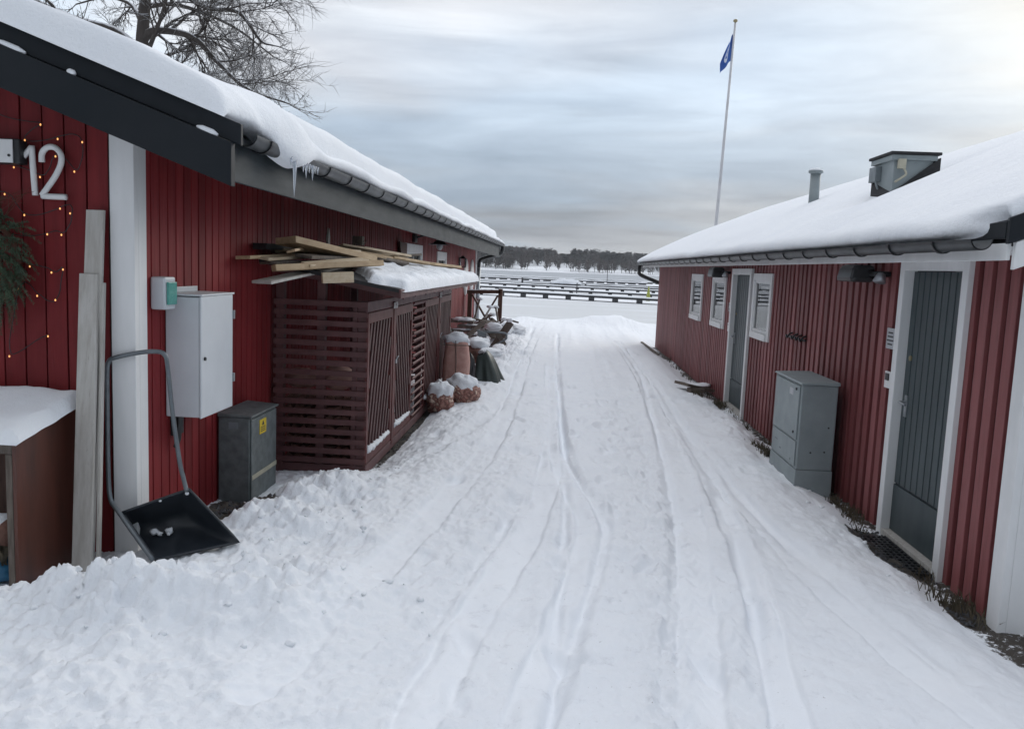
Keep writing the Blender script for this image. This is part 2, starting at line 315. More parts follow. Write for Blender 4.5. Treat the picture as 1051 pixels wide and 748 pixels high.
# ------------------------------------------------------------------ mesh building
class MB:
    def __init__(s): s.v = []; s.f = []; s.mi = []; s.c = 0; s.sm = []; s.smooth = False; s.tv = []; s.tone = 0.0
    def add(s, vs, fs):
        o = len(s.v); s.v.extend(tuple(p) for p in vs)
        for f in fs: s.f.append([i + o for i in f]); s.mi.append(s.c); s.sm.append(s.smooth); s.tv.append(s.tone)
    def box(s, x0, x1, y0, y1, z0, z1):
        s.add([(x0, y0, z0), (x1, y0, z0), (x1, y1, z0), (x0, y1, z0), (x0, y0, z1), (x1, y0, z1), (x1, y1, z1), (x0, y1, z1)],
              [(0, 3, 2, 1), (4, 5, 6, 7), (0, 1, 5, 4), (1, 2, 6, 5), (2, 3, 7, 6), (3, 0, 4, 7)])
    def hexa(s, b, t):                     # bottom quad, top quad
        s.add(list(b) + list(t), [(0, 3, 2, 1), (4, 5, 6, 7), (0, 1, 5, 4), (1, 2, 6, 5), (2, 3, 7, 6), (3, 0, 4, 7)])
    def bar(s, p, q, w, h, up=(0, 0, 1), roll=0.0):
        p, q = Vector(p), Vector(q); d = (q - p).normalized(); u = Vector(up)
        a = d.cross(u)
        if a.length < 1e-4: a = d.cross(Vector((1, 0, 0)))
        a.normalize(); b = a.cross(d)
        if roll: a, b = a * math.cos(roll) + b * math.sin(roll), b * math.cos(roll) - a * math.sin(roll)
        a = a * w / 2; b = b * h / 2
        s.hexa([p - a - b, p + a - b, q + a - b, q - a - b], [p - a + b, p + a + b, q + a + b, q - a + b])
    def tube(s, pts, r, n=8, cap=True):
        pts = [Vector(p) for p in pts]; k = len(pts); rs = r if isinstance(r, (list, tuple)) else [r] * k
        prev = None; vs = []
        for i, p in enumerate(pts):
            d = (pts[min(i + 1, k - 1)] - pts[max(i - 1, 0)]).normalized()
            if prev is None:
                a = d.cross(Vector((0, 0, 1)))
                if a.length < 0.05: a = d.cross(Vector((1, 0, 0)))
            else: a = prev - d * prev.dot(d)
            a.normalize(); prev = a; b = d.cross(a)
            for j in range(n):
                t = 2 * math.pi * j / n; vs.append(p + (a * math.cos(t) + b * math.sin(t)) * rs[i])
        fs = [(i * n + j, i * n + (j + 1) % n, (i + 1) * n + (j + 1) % n, (i + 1) * n + j) for i in range(k - 1) for j in range(n)]
        if cap: fs += [tuple(range(n))[::-1], tuple((k - 1) * n + j for j in range(n))]
        s.add(vs, fs)
    def prism(s, poly, vec):
        vec = Vector(vec); n = len(poly); a = [Vector(p) for p in poly]; b = [p + vec for p in a]
        s.add(a + b, [tuple(range(n))[::-1], tuple(range(n, 2 * n))] + [(i, (i + 1) % n, n + (i + 1) % n, n + i) for i in range(n)])
    def grid(s, P):                        # P[i][j] -> point
        nu, nv = len(P), len(P[0])
        s.add([p for row in P for p in row], [(i * nv + j, (i + 1) * nv + j, (i + 1) * nv + j + 1, i * nv + j + 1) for i in range(nu - 1) for j in range(nv - 1)])
    def blob(s, c, r, seed=0, amp=0.15, freq=2.0, nu=20, nv=12, flat=None):
        c = Vector(c); P = []
        for i in range(nv + 1):
            th = math.pi * i / nv; row = []
            for j in range(nu + 1):
                ph = 2 * math.pi * (j % nu) / nu
                d = Vector((math.sin(th) * math.cos(ph), math.sin(th) * math.sin(ph), math.cos(th)))
                k = 1 + amp * mnoise.noise(d * freq + Vector((seed * 7.1, seed * 3.3, seed))) + 0.4 * amp * mnoise.noise(d * freq * 3 + Vector((seed, 9, seed * 2)))
                p = Vector((d.x * r[0], d.y * r[1], d.z * r[2])) * k
                if flat is not None and p.z < flat: p.z = flat
                row.append(c + p)
            P.append(row)
        s.grid(P)

OFF = {}
def build(name, mb, mats, parent=None, bevel=0.0, base=None, smooth=None):
    """Link the collected shapes as one mesh; vertices are given in world metres."""
    if parent is not None: off = OFF[parent.name]
    elif base is not None: off = Vector(base)
    else:
        a = np.array(mb.v); off = Vector((*(a[:, :2].min(0) + a[:, :2].max(0)) / 2, a[:, 2].min()))
    me = bpy.data.meshes.new(name)
    me.from_pydata([(x - off.x, y - off.y, z - off.z) for x, y, z in mb.v], [], mb.f)
    for q in (mats if isinstance(mats, (list, tuple)) else [mats]): me.materials.append(q)
    me.polygons.foreach_set('material_index', mb.mi)
    me.polygons.foreach_set('use_smooth', [bool(x) for x in mb.sm] if smooth is None else [smooth] * len(mb.f))
    if any(mb.tv):
        at = me.attributes.new('tone', 'FLOAT', 'FACE'); at.data.foreach_set('value', np.array(mb.tv, np.float32))
    me.update()
    o = bpy.data.objects.new(name, me); COL.objects.link(o)
    if parent is not None: o.parent = parent
    else: o.location = off
    OFF[o.name] = off
    if bevel:
        b = o.modifiers.new('bevel', 'BEVEL'); b.width = bevel; b.segments = 2; b.limit_method = 'ANGLE'; b.angle_limit = R(40)
    return o
def tag(o, label, cat, group=None):
    o['label'] = label; o['category'] = cat
    if group: o['group'] = group
    return o
def thing(name, loc, label, cat, group=None):
    o = bpy.data.objects.new(name, None); COL.objects.link(o); o.location = loc; o.empty_display_size = 0.2
    OFF[o.name] = Vector(loc); return tag(o, label, cat, group)
def kind(o, k): o['kind'] = k; return o
def dup(root, loc, label=None, group=None, rotz=None):
    r = root.copy(); COL.objects.link(r); r.location = loc
    if rotz is not None: r.rotation_euler = (0, 0, rotz)
    if label: r['label'] = label
    if group: r['group'] = group
    for ch in list(root.children):
        c = ch.copy(); COL.objects.link(c); c.parent = r
        for g in list(ch.children):
            d = g.copy(); COL.objects.link(d); d.parent = c
    return r
def text(name, body, size, mat_, parent, loc, rot, ext=0.002):
    cu = bpy.data.curves.new(name, 'FONT'); cu.body = body; cu.size = size; cu.extrude = ext; cu.align_x = 'CENTER'; cu.align_y = 'CENTER'
    t = bpy.data.objects.new(name, cu)
    me = bpy.data.meshes.new_from_object(t); bpy.data.objects.remove(t)
    me.materials.append(mat_); o = bpy.data.objects.new(name, me); COL.objects.link(o)
    o.parent = parent; o.location = Vector(loc) - OFF[parent.name]; o.rotation_euler = rot; return o

# ------------------------------------------------------------------ numpy noise
def vnoise(x, y, seed=0):
    xi = np.floor(x).astype(np.int64); yi = np.floor(y).astype(np.int64); fx = x - xi; fy = y - yi
    def h(a, b):
        n = (a * 374761393 + b * 668265263 + seed * 1442695041) & 0xffffffff
        n = ((n ^ (n >> 13)) * 1274126177) & 0xffffffff
        return ((n ^ (n >> 16)) & 0xffff) / 65535.0
    ux = fx * fx * fx * (fx * (fx * 6 - 15) + 10); uy = fy * fy * fy * (fy * (fy * 6 - 15) + 10)
    a = h(xi, yi); b = h(xi + 1, yi); c = h(xi, yi + 1); d = h(xi + 1, yi + 1)
    return (a + (b - a) * ux + (c - a) * uy + (a - b - c + d) * ux * uy) * 2 - 1
def fbm(x, y, oct=4, seed=0, gain=0.5):
    t = 0; a = 1.0; s = 0
    for i in range(oct):
        t = t + a * vnoise(x * 2 ** i + 17.3 * i, y * 2 ** i - 9.1 * i, seed + i); s += a; a *= gain
    return t / s
def worley(x, y, seed=0, jit=0.9):
    xi = np.floor(x).astype(np.int64); yi = np.floor(y).astype(np.int64); best = np.full(np.shape(x), 9.0); val = np.zeros(np.shape(x))
    for i in (-1, 0, 1):
        for j in (-1, 0, 1):
            a = xi + i; b = yi + j; n = (a * 374761393 + b * 668265263 + seed * 1442695041) & 0xffffffff
            n = ((n ^ (n >> 13)) * 1274126177) & 0xffffffff; n = n ^ (n >> 16)
            d = np.hypot(a + .5 + jit * ((n & 1023) / 1023.0 - .5) - x, b + .5 + jit * (((n >> 10) & 1023) / 1023.0 - .5) - y)
            k = d < best; best = np.where(k, d, best); val = np.where(k, ((n >> 20) & 1023) / 1023.0, val)
    return best, val
def clods(x, y, seed, rad=0.55):
    d, v = worley(x + .35 * vnoise(x * 2.3, y * 2.3, seed + 5), y + .35 * vnoise(x * 2.3 + 9, y * 2.3, seed + 6), seed)
    r = rad * (.35 + .75 * v); return np.sqrt(np.clip(1 - (d / r) ** 2, 0, 1)) * r * np.where(v > .35, 1.0, 0.0)
def sstep(a, b, x): t = np.clip((x - a) / (b - a), 0, 1); return t * t * (3 - 2 * t)
def catmull(pts, n=10):
    P = [np.array(p, float) for p in pts]; P = [2 * P[0] - P[1]] + P + [2 * P[-1] - P[-2]]; out = []
    for i in range(1, len(P) - 2):
        for k in range(n):
            t = k / n; a, b, c, d = P[i - 1:i + 3]
            out.append(0.5 * (2 * b + (c - a) * t + (2 * a - 5 * b + 4 * c - d) * t * t + (3 * b - a - 3 * c + d) * t ** 3))
    out.append(P[-2]); return out

# ------------------------------------------------------------------ snow-covered ground
TRACKS = [  # (points, half width, depth)
    ([(0.02, 24), (0.02, 18.8), (0.075, 12.7), (0.14, 9.0), (0.265, 7.3), (0.405, 6.27), (0.42, 5.8), (0.31, 4.9), (0.19, 4.2), (0.09, 3.55), (0.0, 2.9)], 0.045, 0.050),
    ([(0.10, 11), (0.122, 9.0), (0.128, 6.34), (0.10, 5.2), (0.07, 4.3), (0.05, 3.9)], 0.035, 0.030),
    ([(1.57, 22), (1.57, 15.7), (1.28, 10.9), (1.09, 7.85), (0.93, 6.0), (0.72, 4.5), (0.58, 3.6), (0.5, 2.9)], 0.04, 0.032),
    ([(1.40, 7.0), (1.228, 4.9), (1.08, 4.1), (0.93, 3.2), (0.85, 2.8)], 0.05, 0.035),
    ([(1.7, 20), (1.66, 13.8), (1.61, 8.85), (1.66, 6.1), (1.79, 5.0), (2.0, 3.8)], 0.05, 0.028),
    ([(-0.1, 8.0), (-0.25, 6.3), (-0.47, 4.8), (-0.6, 3.55), (-0.66, 2.9)], 0.06, 0.030),
    ([(-0.25, 7.0), (-0.36, 5.6), (-0.56, 4.3), (-0.80, 3.2)], 0.05, 0.022),
    ([(1.56, 10), (1.43, 6.6), (1.25, 5.1), (1.15, 4.3)], 0.045, 0.025),
    ([(-0.75, 26), (-0.72, 12.4), (-0.95, 9.0), (-1.17, 7.7), (-1.42, 6.5)], 0.06, 0.035),
    ([(0.75, 20), (0.7, 12), (0.62, 8), (0.5, 5), (0.42, 3)], 0.10, 0.015),
    ([(-0.15, 20), (-0.15, 12), (-0.1, 8), (-0.12, 5), (-0.2, 3)], 0.12, 0.018),
    ([(0.95, 20), (0.9, 12), (0.8, 8), (0.66, 5.2)], 0.08, 0.015),
]
LANES = [  # flat-bottomed wheel lanes: centre line, half width, depth
    ([(-0.52, 2.7), (-0.46, 3.55), (-0.34, 4.4), (-0.14, 5.8), (-0.02, 7.5), (0.0, 10), (-.1, 16)], .12, .024),
    ([(-0.12, 2.7), (-0.02, 3.55), (0.09, 4.2), (0.20, 4.9), (0.31, 5.8), (0.29, 6.27), (0.16, 7.3), (0.05, 9), (0.0, 14)], .105, .030),
    ([(0.64, 2.7), (0.72, 3.6), (0.86, 4.5), (1.05, 6), (1.2, 7.85), (1.38, 10.9), (1.55, 15.7), (1.6, 22)], .125, .024),
    ([(0.98, 2.7), (1.10, 3.6), (1.22, 4.5), (1.34, 5.8), (1.45, 7.6), (1.6, 12)], .09, .020),
    ([(-1.2, 3.2), (-0.97, 4.86), (-0.78, 6.7), (-0.62, 9), (-.6, 15), (-.6, 22)], .12, .020),
    ([(1.95, 3.2), (1.72, 4.6), (1.62, 6.0), (1.56, 8), (1.58, 11)], .10, .018)]
def pdist(X, Y, pts):
    best = np.full(X.shape, 1e9); pts = catmull(pts, 8)
    for a, b in zip(pts[:-1], pts[1:]):
        d = b - a; L = d @ d
        if L < 1e-9: continue
        t = np.clip(((X - a[0]) * d[0] + (Y - a[1]) * d[1]) / L, 0, 1)
        best = np.minimum(best, np.hypot(X - a[0] - t * d[0], Y - a[1] - t * d[1]))
    return best
def ground(X, Y, detail=True):
    """height, bare-soil mask, packed-snow mask"""
    X = np.asarray(X, float); Y = np.asarray(Y, float)
    Z = 0.018 * fbm(X * 1.2, Y * 0.5, 3, 1) + 0.020 * fbm(X * 3.2, Y * 0.16, 3, 2)
    road = sstep(-1.35, -0.7, X) * (1 - sstep(1.7, 2.2, X))
    Z = Z + 0.014 * fbm(X * 5, Y * 4, 4, 3) * (0.5 + 0.5 * road)
    # shoulder along the right wall, lower strip right against it
    Z = Z + 0.05 * np.exp(-((X - 1.95) / 0.22) ** 2) * (0.8 + 0.5 * fbm(Y * 0.8, X, 2, 5))
    strip = sstep(2.18, 2.50, X + 0.10 * fbm(Y * 1.3, X * 2, 3, 6)); Z = Z - 0.10 * strip
    # bank along the shed, trough at the shed's foot
    nb = 0.8 + 0.45 * fbm(Y * 0.7, X * 1.5, 3, 8)
    lb = np.exp(-((X + 1.12) / 0.24) ** 2) * sstep(5.4, 6.6, Y) * (1 - sstep(16, 20, Y)); Z = Z + 0.07 * lb * nb
    Z = Z - 0.05 * sstep(-1.38, -1.62, X) * sstep(6.4, 7.2, Y)
    # shovelled heaps
    lump = fbm(X * 3.1, Y * 3.4, 4, 11, 0.5); chunk = clods(X * 3.6, Y * 3.9, 61) / 3.6 * 0.26 + clods(X * 7.5, Y * 8, 62) / 7.5 * 0.40 + clods(X * 15, Y * 16, 63) / 15 * 0.55
    fine = fbm(X * 22, Y * 22, 5, 13, 0.72); mid = fbm(X * 6.5, Y * 7, 4, 14, .62)
    def heap(cx, cy, rx, ry, h, rot=0.0, ck=1.0):
        c, s = math.cos(rot), math.sin(rot); dx, dy = X - cx, Y - cy
        e = np.exp(-((dx * c + dy * s) / rx) ** 2 - ((-dx * s + dy * c) / ry) ** 2)
        return h * e * (1 + 0.42 * lump) + np.sqrt(e) * sstep(.05, .3, e) * min(1, h / .15) * ck * (.62 * chunk * (0.45 + 0.55 * sstep(-.2, .4, lump)) + .055 * mid + .026 * fine)
    H = heap(-1.75, 3.92, 0.60, 0.34, 0.205, 0.12) + heap(-2.45, 3.76, 0.55, 0.28, 0.11, 0.0) + heap(-3.3, 3.7, 0.6, 0.4, 0.10)
    H = H + heap(-1.30, 4.25, 0.40, 0.35, 0.11) + heap(-1.90, 5.30, 0.30, 0.60, 0.16, 0, 1.2) + heap(-1.68, 6.3, 0.32, 0.6, 0.13, 0, 1.0)
    H = H + heap(-1.35, 5.4, 0.4, 0.9, 0.06) + heap(-1.5, 3.2, 0.9, 0.5, 0.06) + heap(-2.4, 3.0, 0.8, 0.5, 0.08)
    H = H + heap(-0.95, 14.5, 0.35, 1.6, 0.10) + heap(-0.75, 17.0, 0.4, 1.8, 0.14) + heap(-1.2, 20.5, 0.5, 2.0, 0.15)
    H = H + heap(2.12, 9.75, 0.22, 0.55, 0.10) + heap(2.2, 10.9, 0.20, 0.5, 0.07) + heap(2.0, 8.9, 0.2, 0.3, 0.04)
    H = H + heap(-2.2, 4.6, 0.4, 0.25, 0.05)
    Z = Z + H
    # wheel tracks
    rough = np.ones(X.shape)
    if detail:
        for pts, w, dep in LANES:
            d = pdist(X, Y, pts) + .022 * fbm(X * 5, Y * 3, 4, 71); k = 1 - sstep(w * .80, w * 1.06, d); fade = 1.35 * np.clip(.62 + 0.9 * fbm(Y * .8 + 7 * w, X * 2, 3, 72), .30, 1.1)
            Z = Z - dep * k * fade + dep * .35 * np.exp(-((d - w * 1.3) / (.25 * w)) ** 2) * np.clip(.4 + fbm(X * 6, Y * 4, 3, 73), 0, 1)
            rough = np.minimum(rough, 1 - .75 * k * np.clip(fade, 0, 1))
        for pts, w, dep in TRACKS:
            d = pdist(X, Y, pts); w = w * 1.0; dep = dep * (0.7 + 0.4 * fbm(Y * 1.5, X, 2, 21))
            soft = 1 + 0.5 * fbm(Y * 2.2, X * 2, 2, 23)
            Z = Z - dep * 1.2 * np.exp(-(d / (w * 1.0 * soft)) ** 3) + dep * 0.32 * np.exp(-((d - 1.9 * w) / (0.9 * w)) ** 2) * np.maximum(0, fbm(X * 7, Y * 3, 3, 22) + .25) * 2
        # tread marks in the packed lanes
        lane = np.exp(-((X - 0.62 - 0.03 * Y) / 0.14) ** 2) + np.exp(-((X - 1.0 + 0.01 * Y) / 0.12) ** 2)
        Z = Z + 0.004 * np.sin(Y * 42 + 6 * np.abs(np.sin(X * 22))) * lane * (1 - sstep(7, 11, Y))
        near = 1 - .65 * sstep(6, 16, Y)
        left = .45 + .50 * sstep(.1, -.7, X) + .85 * np.exp(-((X - .42 - .055 * np.minimum(Y, 9)) / .21) ** 2)
        amp = rough * near * left
        Z = Z + amp * (0.020 * fbm(X * 6.5, Y * 5, 3, 37, .6) + 0.019 * fbm(X * 15, Y * 12, 5, 39, .72) + .16 * clods(X * 9, Y * 7, 64) / 9 + .22 * clods(X * 20, Y * 16, 66) / 20 + .25 * clods(X * 37, Y * 30, 67) / 37)
        Z = Z + (1 - road) * 0.25 * clods(X * 7, Y * 6.5, 65) / 7 * sstep(.0, .4, fbm(X * 2, Y * 1.2, 2, 38))
        rough = np.clip(rough * (.35 + .65 * np.clip(left, 0, 1.2)), 0, 1)
        rs_ = np.random.RandomState(4)                   # old footprints, trodden in and blurred
        for k in range(110):
            fx, fy = (rs_.normal(.66, .17), rs_.uniform(3, 12)) if k < 55 else (rs_.uniform(-1.3, 1.9), rs_.uniform(3, 14)); a = rs_.normal(0, .35)
            m_ = (np.abs(X - fx) < .3) & (np.abs(Y - fy) < .4); dx, dy = X[m_] - fx, Y[m_] - fy; q = ((dx * math.cos(a) + dy * math.sin(a)) / .055) ** 2 + ((dy * math.cos(a) - dx * math.sin(a)) / .14) ** 2
            Z[m_] += -rs_.uniform(.018, .044) * np.exp(-q ** 1.5) + .006 * np.exp(-(np.sqrt(q) - 1.5) ** 2 / .12)
    # drifts at the lake's edge and the slope down to the ice
    crest = np.exp(-((Y - 29.5 - 0.8 * fbm(X * 0.15, Y * 0, 2, 41)) / 1.3) ** 2); Z = Z + crest * (0.16 + 0.28 * fbm(X * 0.55, Y * 0.25, 3, 42))
    Z = Z - 1.3 * sstep(30.2, 34.5, Y)
    # masks
    soil = sstep(2.30, 2.58, X + 0.16 * fbm(Y * 1.1, X, 3, 51)) * 0.62
    gr = np.exp(-((X - 2.42) / 0.17) ** 4 - ((Y - 5.85) / 0.62) ** 4) + 0.9 * np.exp(-((X - 2.50) / 0.12) ** 4 - ((Y - 4.85) / 0.22) ** 4)
    gr = gr + 0.75 * np.exp(-((X - 2.3) / 0.10) ** 2 - ((Y - 8.65) / 0.28) ** 2) + 0.7 * np.exp(-((X - 2.45) / 0.15) ** 2 - ((Y - 12.4) / 0.6) ** 2)
    gr = gr + 0.9 * np.exp(-((X + 2.25) / 0.25) ** 4 - ((Y - 5.72) / 0.42) ** 4) + 0.85 * np.exp(-((X + 1.64) / 0.10) ** 4 - ((Y - 9.6) / 2.6) ** 4)
    soil = np.clip(np.maximum(soil, gr), 0, 1)
    soil = np.where((X > 2.75) | (X < -2.75) | (Y > 21.8), 0, soil)
    H01 = np.clip(H / 0.08, 0, 1)
    packed = (0.25 + 0.75 * np.exp(-((X - 0.35) / 1.25) ** 4)) * (1 - 0.7 * H01) * (1 - sstep(22, 29, Y))
    return Z, soil, packed, rough
def gz(x, y): return float(ground(np.array([x]), np.array([y]), False)[0][0])

def build_ground():
    xs = [-2.75]
    while xs[-1] < 2.8: xs.append(xs[-1] + 0.0115)
    def outw(s, e):
        out = []; x = s; d = 0.05
        while abs(x) < e: x += math.copysign(d, s); d *= 1.16; out.append(x)
        return out
    xs = np.array(outw(-2.75, 90)[::-1] + xs + outw(xs[-1], 90))
    ys = list(np.arange(-14, 2.6, 0.4)); y = 2.6
    while y < 29: ys.append(y); y += max(0.0125, 0.0044 * y)
    while y < 36: ys.append(y); y += 0.14
    ys = np.array(ys); X, Y = np.meshgrid(xs, ys)
    Z, soil, packed, rough = ground(X, Y)
    ny, nx = X.shape
    me = bpy.data.meshes.new('snow_ground'); idx = np.arange(ny * nx).reshape(ny, nx)
    quads = np.stack([idx[:-1, :-1], idx[:-1, 1:], idx[1:, 1:], idx[1:, :-1]], -1).reshape(-1, 4)
    me.vertices.add(ny * nx); me.vertices.foreach_set('co', np.stack([X, Y, Z], -1).ravel())
    me.loops.add(quads.size); me.loops.foreach_set('vertex_index', quads.ravel())
    me.polygons.add(len(quads)); me.polygons.foreach_set('loop_start', np.arange(len(quads)) * 4); me.polygons.foreach_set('loop_total', np.full(len(quads), 4))
    me.polygons.foreach_set('use_smooth', np.ones(len(quads), bool)); me.update(calc_edges=True)
    for nm, a in (('soil', soil), ('packed', packed), ('rough', rough)):
        at = me.attributes.new(nm, 'FLOAT', 'POINT'); at.data.foreach_set('value', a.ravel().astype(np.float32))
    me.materials.append(M['ground']); o = bpy.data.objects.new('snow_ground', me); COL.objects.link(o); kind(o, 'structure')
build_ground()

mb = MB(); mb.add([(-1080, 30, -1), (1080, 30, -1), (1080, 1680, -1), (-1080, 1680, -1)], [(0, 1, 2, 3)])
kind(build('lake_ice', mb, M['lake'], base=(0, 0, -1)), 'structure')

# far shore: low snowy land rising to a wooded ridge
def shore_y(x): return 640 + 0.9 * max(-350, min(420, x)) + 40 * mnoise.noise(Vector((x * 0.006, 0, 3)))
def shore_h(x, d):
    return 1.2 * min(1, d / 12) + 7.0 * max(0, min(1, (d - 20) / 120)) + 9 * max(0, min(1, (d - 120) / 350)) * (0.6 + 0.4 * mnoise.noise(Vector((x * 0.004, d * 0.004, 1))))
mb = MB(); mb.smooth = True; P = []
for i in range(100):
    x = -900 + i * 18
    P.append([(x, shore_y(x) + d, -1.3 + shore_h(x, d) + 0.3) for d in (-4, 0, 6, 14, 30, 60, 100, 150, 220, 320, 450)])
mb.grid(P); kind(build('far_shore_snow', mb, M['snow'], base=(0, 600, -1)), 'structure')

# winter air over the lake: one even box of haze round everything
mb = MB(); mb.box(-1100, 1100, -60, 1700, -4, 70)
hz = bpy.data.materials.new('winter_air'); hz.use_nodes = True; hn_ = hz.node_tree; hn_.nodes.clear()
pv = hn_.nodes.new('ShaderNodeVolumePrincipled'); pv.inputs['Color'].default_value = (0.86, 0.90, 0.96, 1); pv.inputs['Density'].default_value = 0.00021
ho = hn_.nodes.new('ShaderNodeOutputMaterial'); hn_.links.new(pv.outputs[0], ho.inputs['Volume'])
kind(build('haze', mb, hz), 'stuff')

# ------------------------------------------------------------------ cladding
def cladding(mb, axis, fixed, a0, a1, pitch, bw, thick, ztop, z0, openings, out, jit=0.0):
    """Vertical boards over a backing, cut round the openings. axis 'y': wall in plane x=fixed; axis 'x': plane y=fixed. out=+1/-1 side the boards face."""
    cuts = sorted({q for o in openings for q in o[:2]})
    def put(u0, u1, d0, d1, mi):
        mb.c = mi
        segs = [(u0, u1)]
        for c in cuts:
            segs = [t for s in segs for t in (((s[0], c), (c, s[1])) if s[0] + 1e-3 < c < s[1] - 1e-3 else (s,))]
        for s0, s1 in segs:
            m_ = (s0 + s1) / 2; zs = [(z0, None)]
            for o in openings:
                if o[0] - 1e-4 <= m_ <= o[1] + 1e-4:
                    zs = [z for p in zs for z in ((p[0], o[2]), (o[3], p[1])) ]
            for za, zb in zs:
                t0 = ztop(s0) if zb is None else zb; t1 = ztop(s1) if zb is None else zb
                if min(t0, t1) - za < 0.01: continue
                lo, hi = fixed + out * d0, fixed + out * d1
                if axis == 'y':
                    mb.hexa([(lo, s0, za), (hi, s0, za), (hi, s1, za), (lo, s1, za)], [(lo, s0, t0), (hi, s0, t0), (hi, s1, t1), (lo, s1, t1)])
                else:
                    mb.hexa([(s0, lo, za), (s1, lo, za), (s1, hi, za), (s0, hi, za)], [(s0, lo, t0), (s1, lo, t1), (s1, hi, t1), (s0, hi, t0)])
    n = max(1, round((a1 - a0) / 1.0))
    for i in range(n): put(a0 + (a1 - a0) * i / n, a0 + (a1 - a0) * (i + 1) / n, -0.12, 0.0, 1)
    n = int((a1 - a0) / pitch)
    for i in range(n):
        c = a0 + pitch * (i + 0.5); j = jit * random.uniform(-1, 1); mb.tone = random.uniform(-1, 1)
        put(c - bw / 2, c + bw / 2, 0.0005, thick + j, 0)

# ------------------------------------------------------------------ left boathouse
LX, LY0, LY1 = -2.5, 4.75, 24.5
EAVE, SL = -1.85, 0.374
def roof_l(x): return 2.47 + SL * (EAVE - x) if x > -6 else 2.47 + SL * (EAVE + 6) + SL * (x + 6)
lh = thing('boathouse', (-6, 14.6, 0), 'dark red boathouse with house number and white corner board, left of the lane', 'boathouse')
mb = MB(); cladding(mb, 'y', LX - 0.02, LY0, LY1, 0.112, 0.098, 0.02, lambda y: 2.58, -0.3, [(13.2, 14.9, 1.62, 2.16), (16.75, 18.1, 1.6, 2.10)], 1, 0.002)
build('side_wall', mb, [M['red_l'], M['red_dark']], lh, 0.003)
mb = MB(); cladding(mb, 'x', LY0 + 0.02, -9.45, -2.55, 0.131, 0.122, 0.02, lambda x: roof_l(x) - 0.14, -0.3, [], -1, 0.001)
build('gable_wall', mb, [M['red_g'], M['red_dark']], lh, 0.003)
mb = MB(); cladding(mb, 'x', LY1 - 0.02, -9.45, -2.55, 0.131, 0.122, 0.02, lambda x: roof_l(x) - 0.14, -0.5, [], 1)
mb.c = 0; mb.box(-9.5, -9.45, LY0, LY1, -0.4, 2.5)
build('rear_wall', mb, [M['red_g'], M['red_dark']], lh)
mb = MB()                                                     # corner board wraps the corner
mb.box(-2.617, LX + 0.028, LY0 - 0.03, LY0 + 0.02, -0.2, 2.62); mb.box(LX, LX + 0.028, LY0 + 0.02, LY0 + 0.115, -0.2, 2.6)
build('corner_board', mb, M['white'], lh, 0.004)
mb = MB(); mb.box(LX, LX + 0.03, LY1 - 0.10, LY1 + 0.03, -0.5, 2.5); build('corner_board', mb, M['white'], lh, 0.004)
GY = 4.25                                                      # verge plane of the roof
mb = MB()
for s in (1, -1):
    xe = EAVE - 0.03 if s > 0 else -10.15
    mb.hexa([(xe, GY + 0.03, roof_l(xe) - 0.12), (xe, 25.2, roof_l(xe) - 0.12), (-6, 25.2, roof_l(-6) - 0.12), (-6, GY + 0.03, roof_l(-6) - 0.12)],
            [(xe, GY + 0.03, roof_l(xe)), (xe, 25.2, roof_l(xe)), (-6, 25.2, roof_l(-6)), (-6, GY + 0.03, roof_l(-6))])
roof = build('roof', mb, M['slate'], lh)
mb = MB()                                                      # two-step verge board: upper, lower with a ledge
def verge(mb, y0, y1, o0, o1, xa, xb):
    mb.hexa([(xa, y0, roof_l(xa) + o0), (xa, y1, roof_l(xa) + o0), (xb, y1, roof_l(xb) + o0), (xb, y0, roof_l(xb) + o0)],
            [(xa, y0, roof_l(xa) + o1), (xa, y1, roof_l(xa) + o1), (xb, y1, roof_l(xb) + o1), (xb, y0, roof_l(xb) + o1)])
verge(mb, GY, GY + 0.03, 0.008, 0.115, -1.66, -6); verge(mb, GY, GY + 0.03, 0.008, 0.115, -10.2, -6.001)
verge(mb, GY - 0.028, GY + 0.026, -0.215, 0.005, -1.70, -6); verge(mb, GY - 0.028, GY + 0.026, -0.215, 0.005, -10.1, -6.001)
build('verge_board', mb, M['slate'], lh, 0.004)
for k, (x, l) in enumerate(((-2.86, 0.16), (-2.54, 0.045), (-1.83, 0.11))):   # snow caught on the ledge
    mb = MB(); mb.smooth = True; mb.tube([(x - l / 2, GY - .013, roof_l(x - l / 2) + .012), (x - l / 4, GY - .013, roof_l(x - l / 4) + .014), (x + l / 4, GY - .013, roof_l(x + l / 4) + .014), (x + l / 2, GY - .013, roof_l(x + l / 2) + .012)], [.006, .015, .016, .007], 8)
    build('ledge_snow', mb, M['snow'], lh)
mb = MB()                                                      # eave fascia
mb.hexa([(EAVE - 0.02, GY + 0.04, 2.262), (EAVE, GY + 0.04, 2.262), (EAVE, 25.2, 2.125), (EAVE - 0.02, 25.2, 2.125)], [(EAVE - 0.02, GY + 0.04, 2.475), (EAVE, GY + 0.04, 2.475), (EAVE, 25.2, 2.475), (EAVE - 0.02, 25.2, 2.475)])
build('fascia', mb, M['fascia'], lh, 0.003)
def half_gutter(cx, cz, r, y0, y1, th=0.006):
    mb = MB(); mb.smooth = True; n = 14
    for yy0, yy1 in [(y0 + (y1 - y0) * i / 8, y0 + (y1 - y0) * (i + 1) / 8) for i in range(8)]:
        for rad in (r, r - th):
            mb.grid([[(cx + rad * math.cos(math.pi + math.pi * j / n), yy, cz + rad * math.sin(math.pi + math.pi * j / n)) for j in range(n + 1)] for yy in (yy0, yy1)])
    return mb
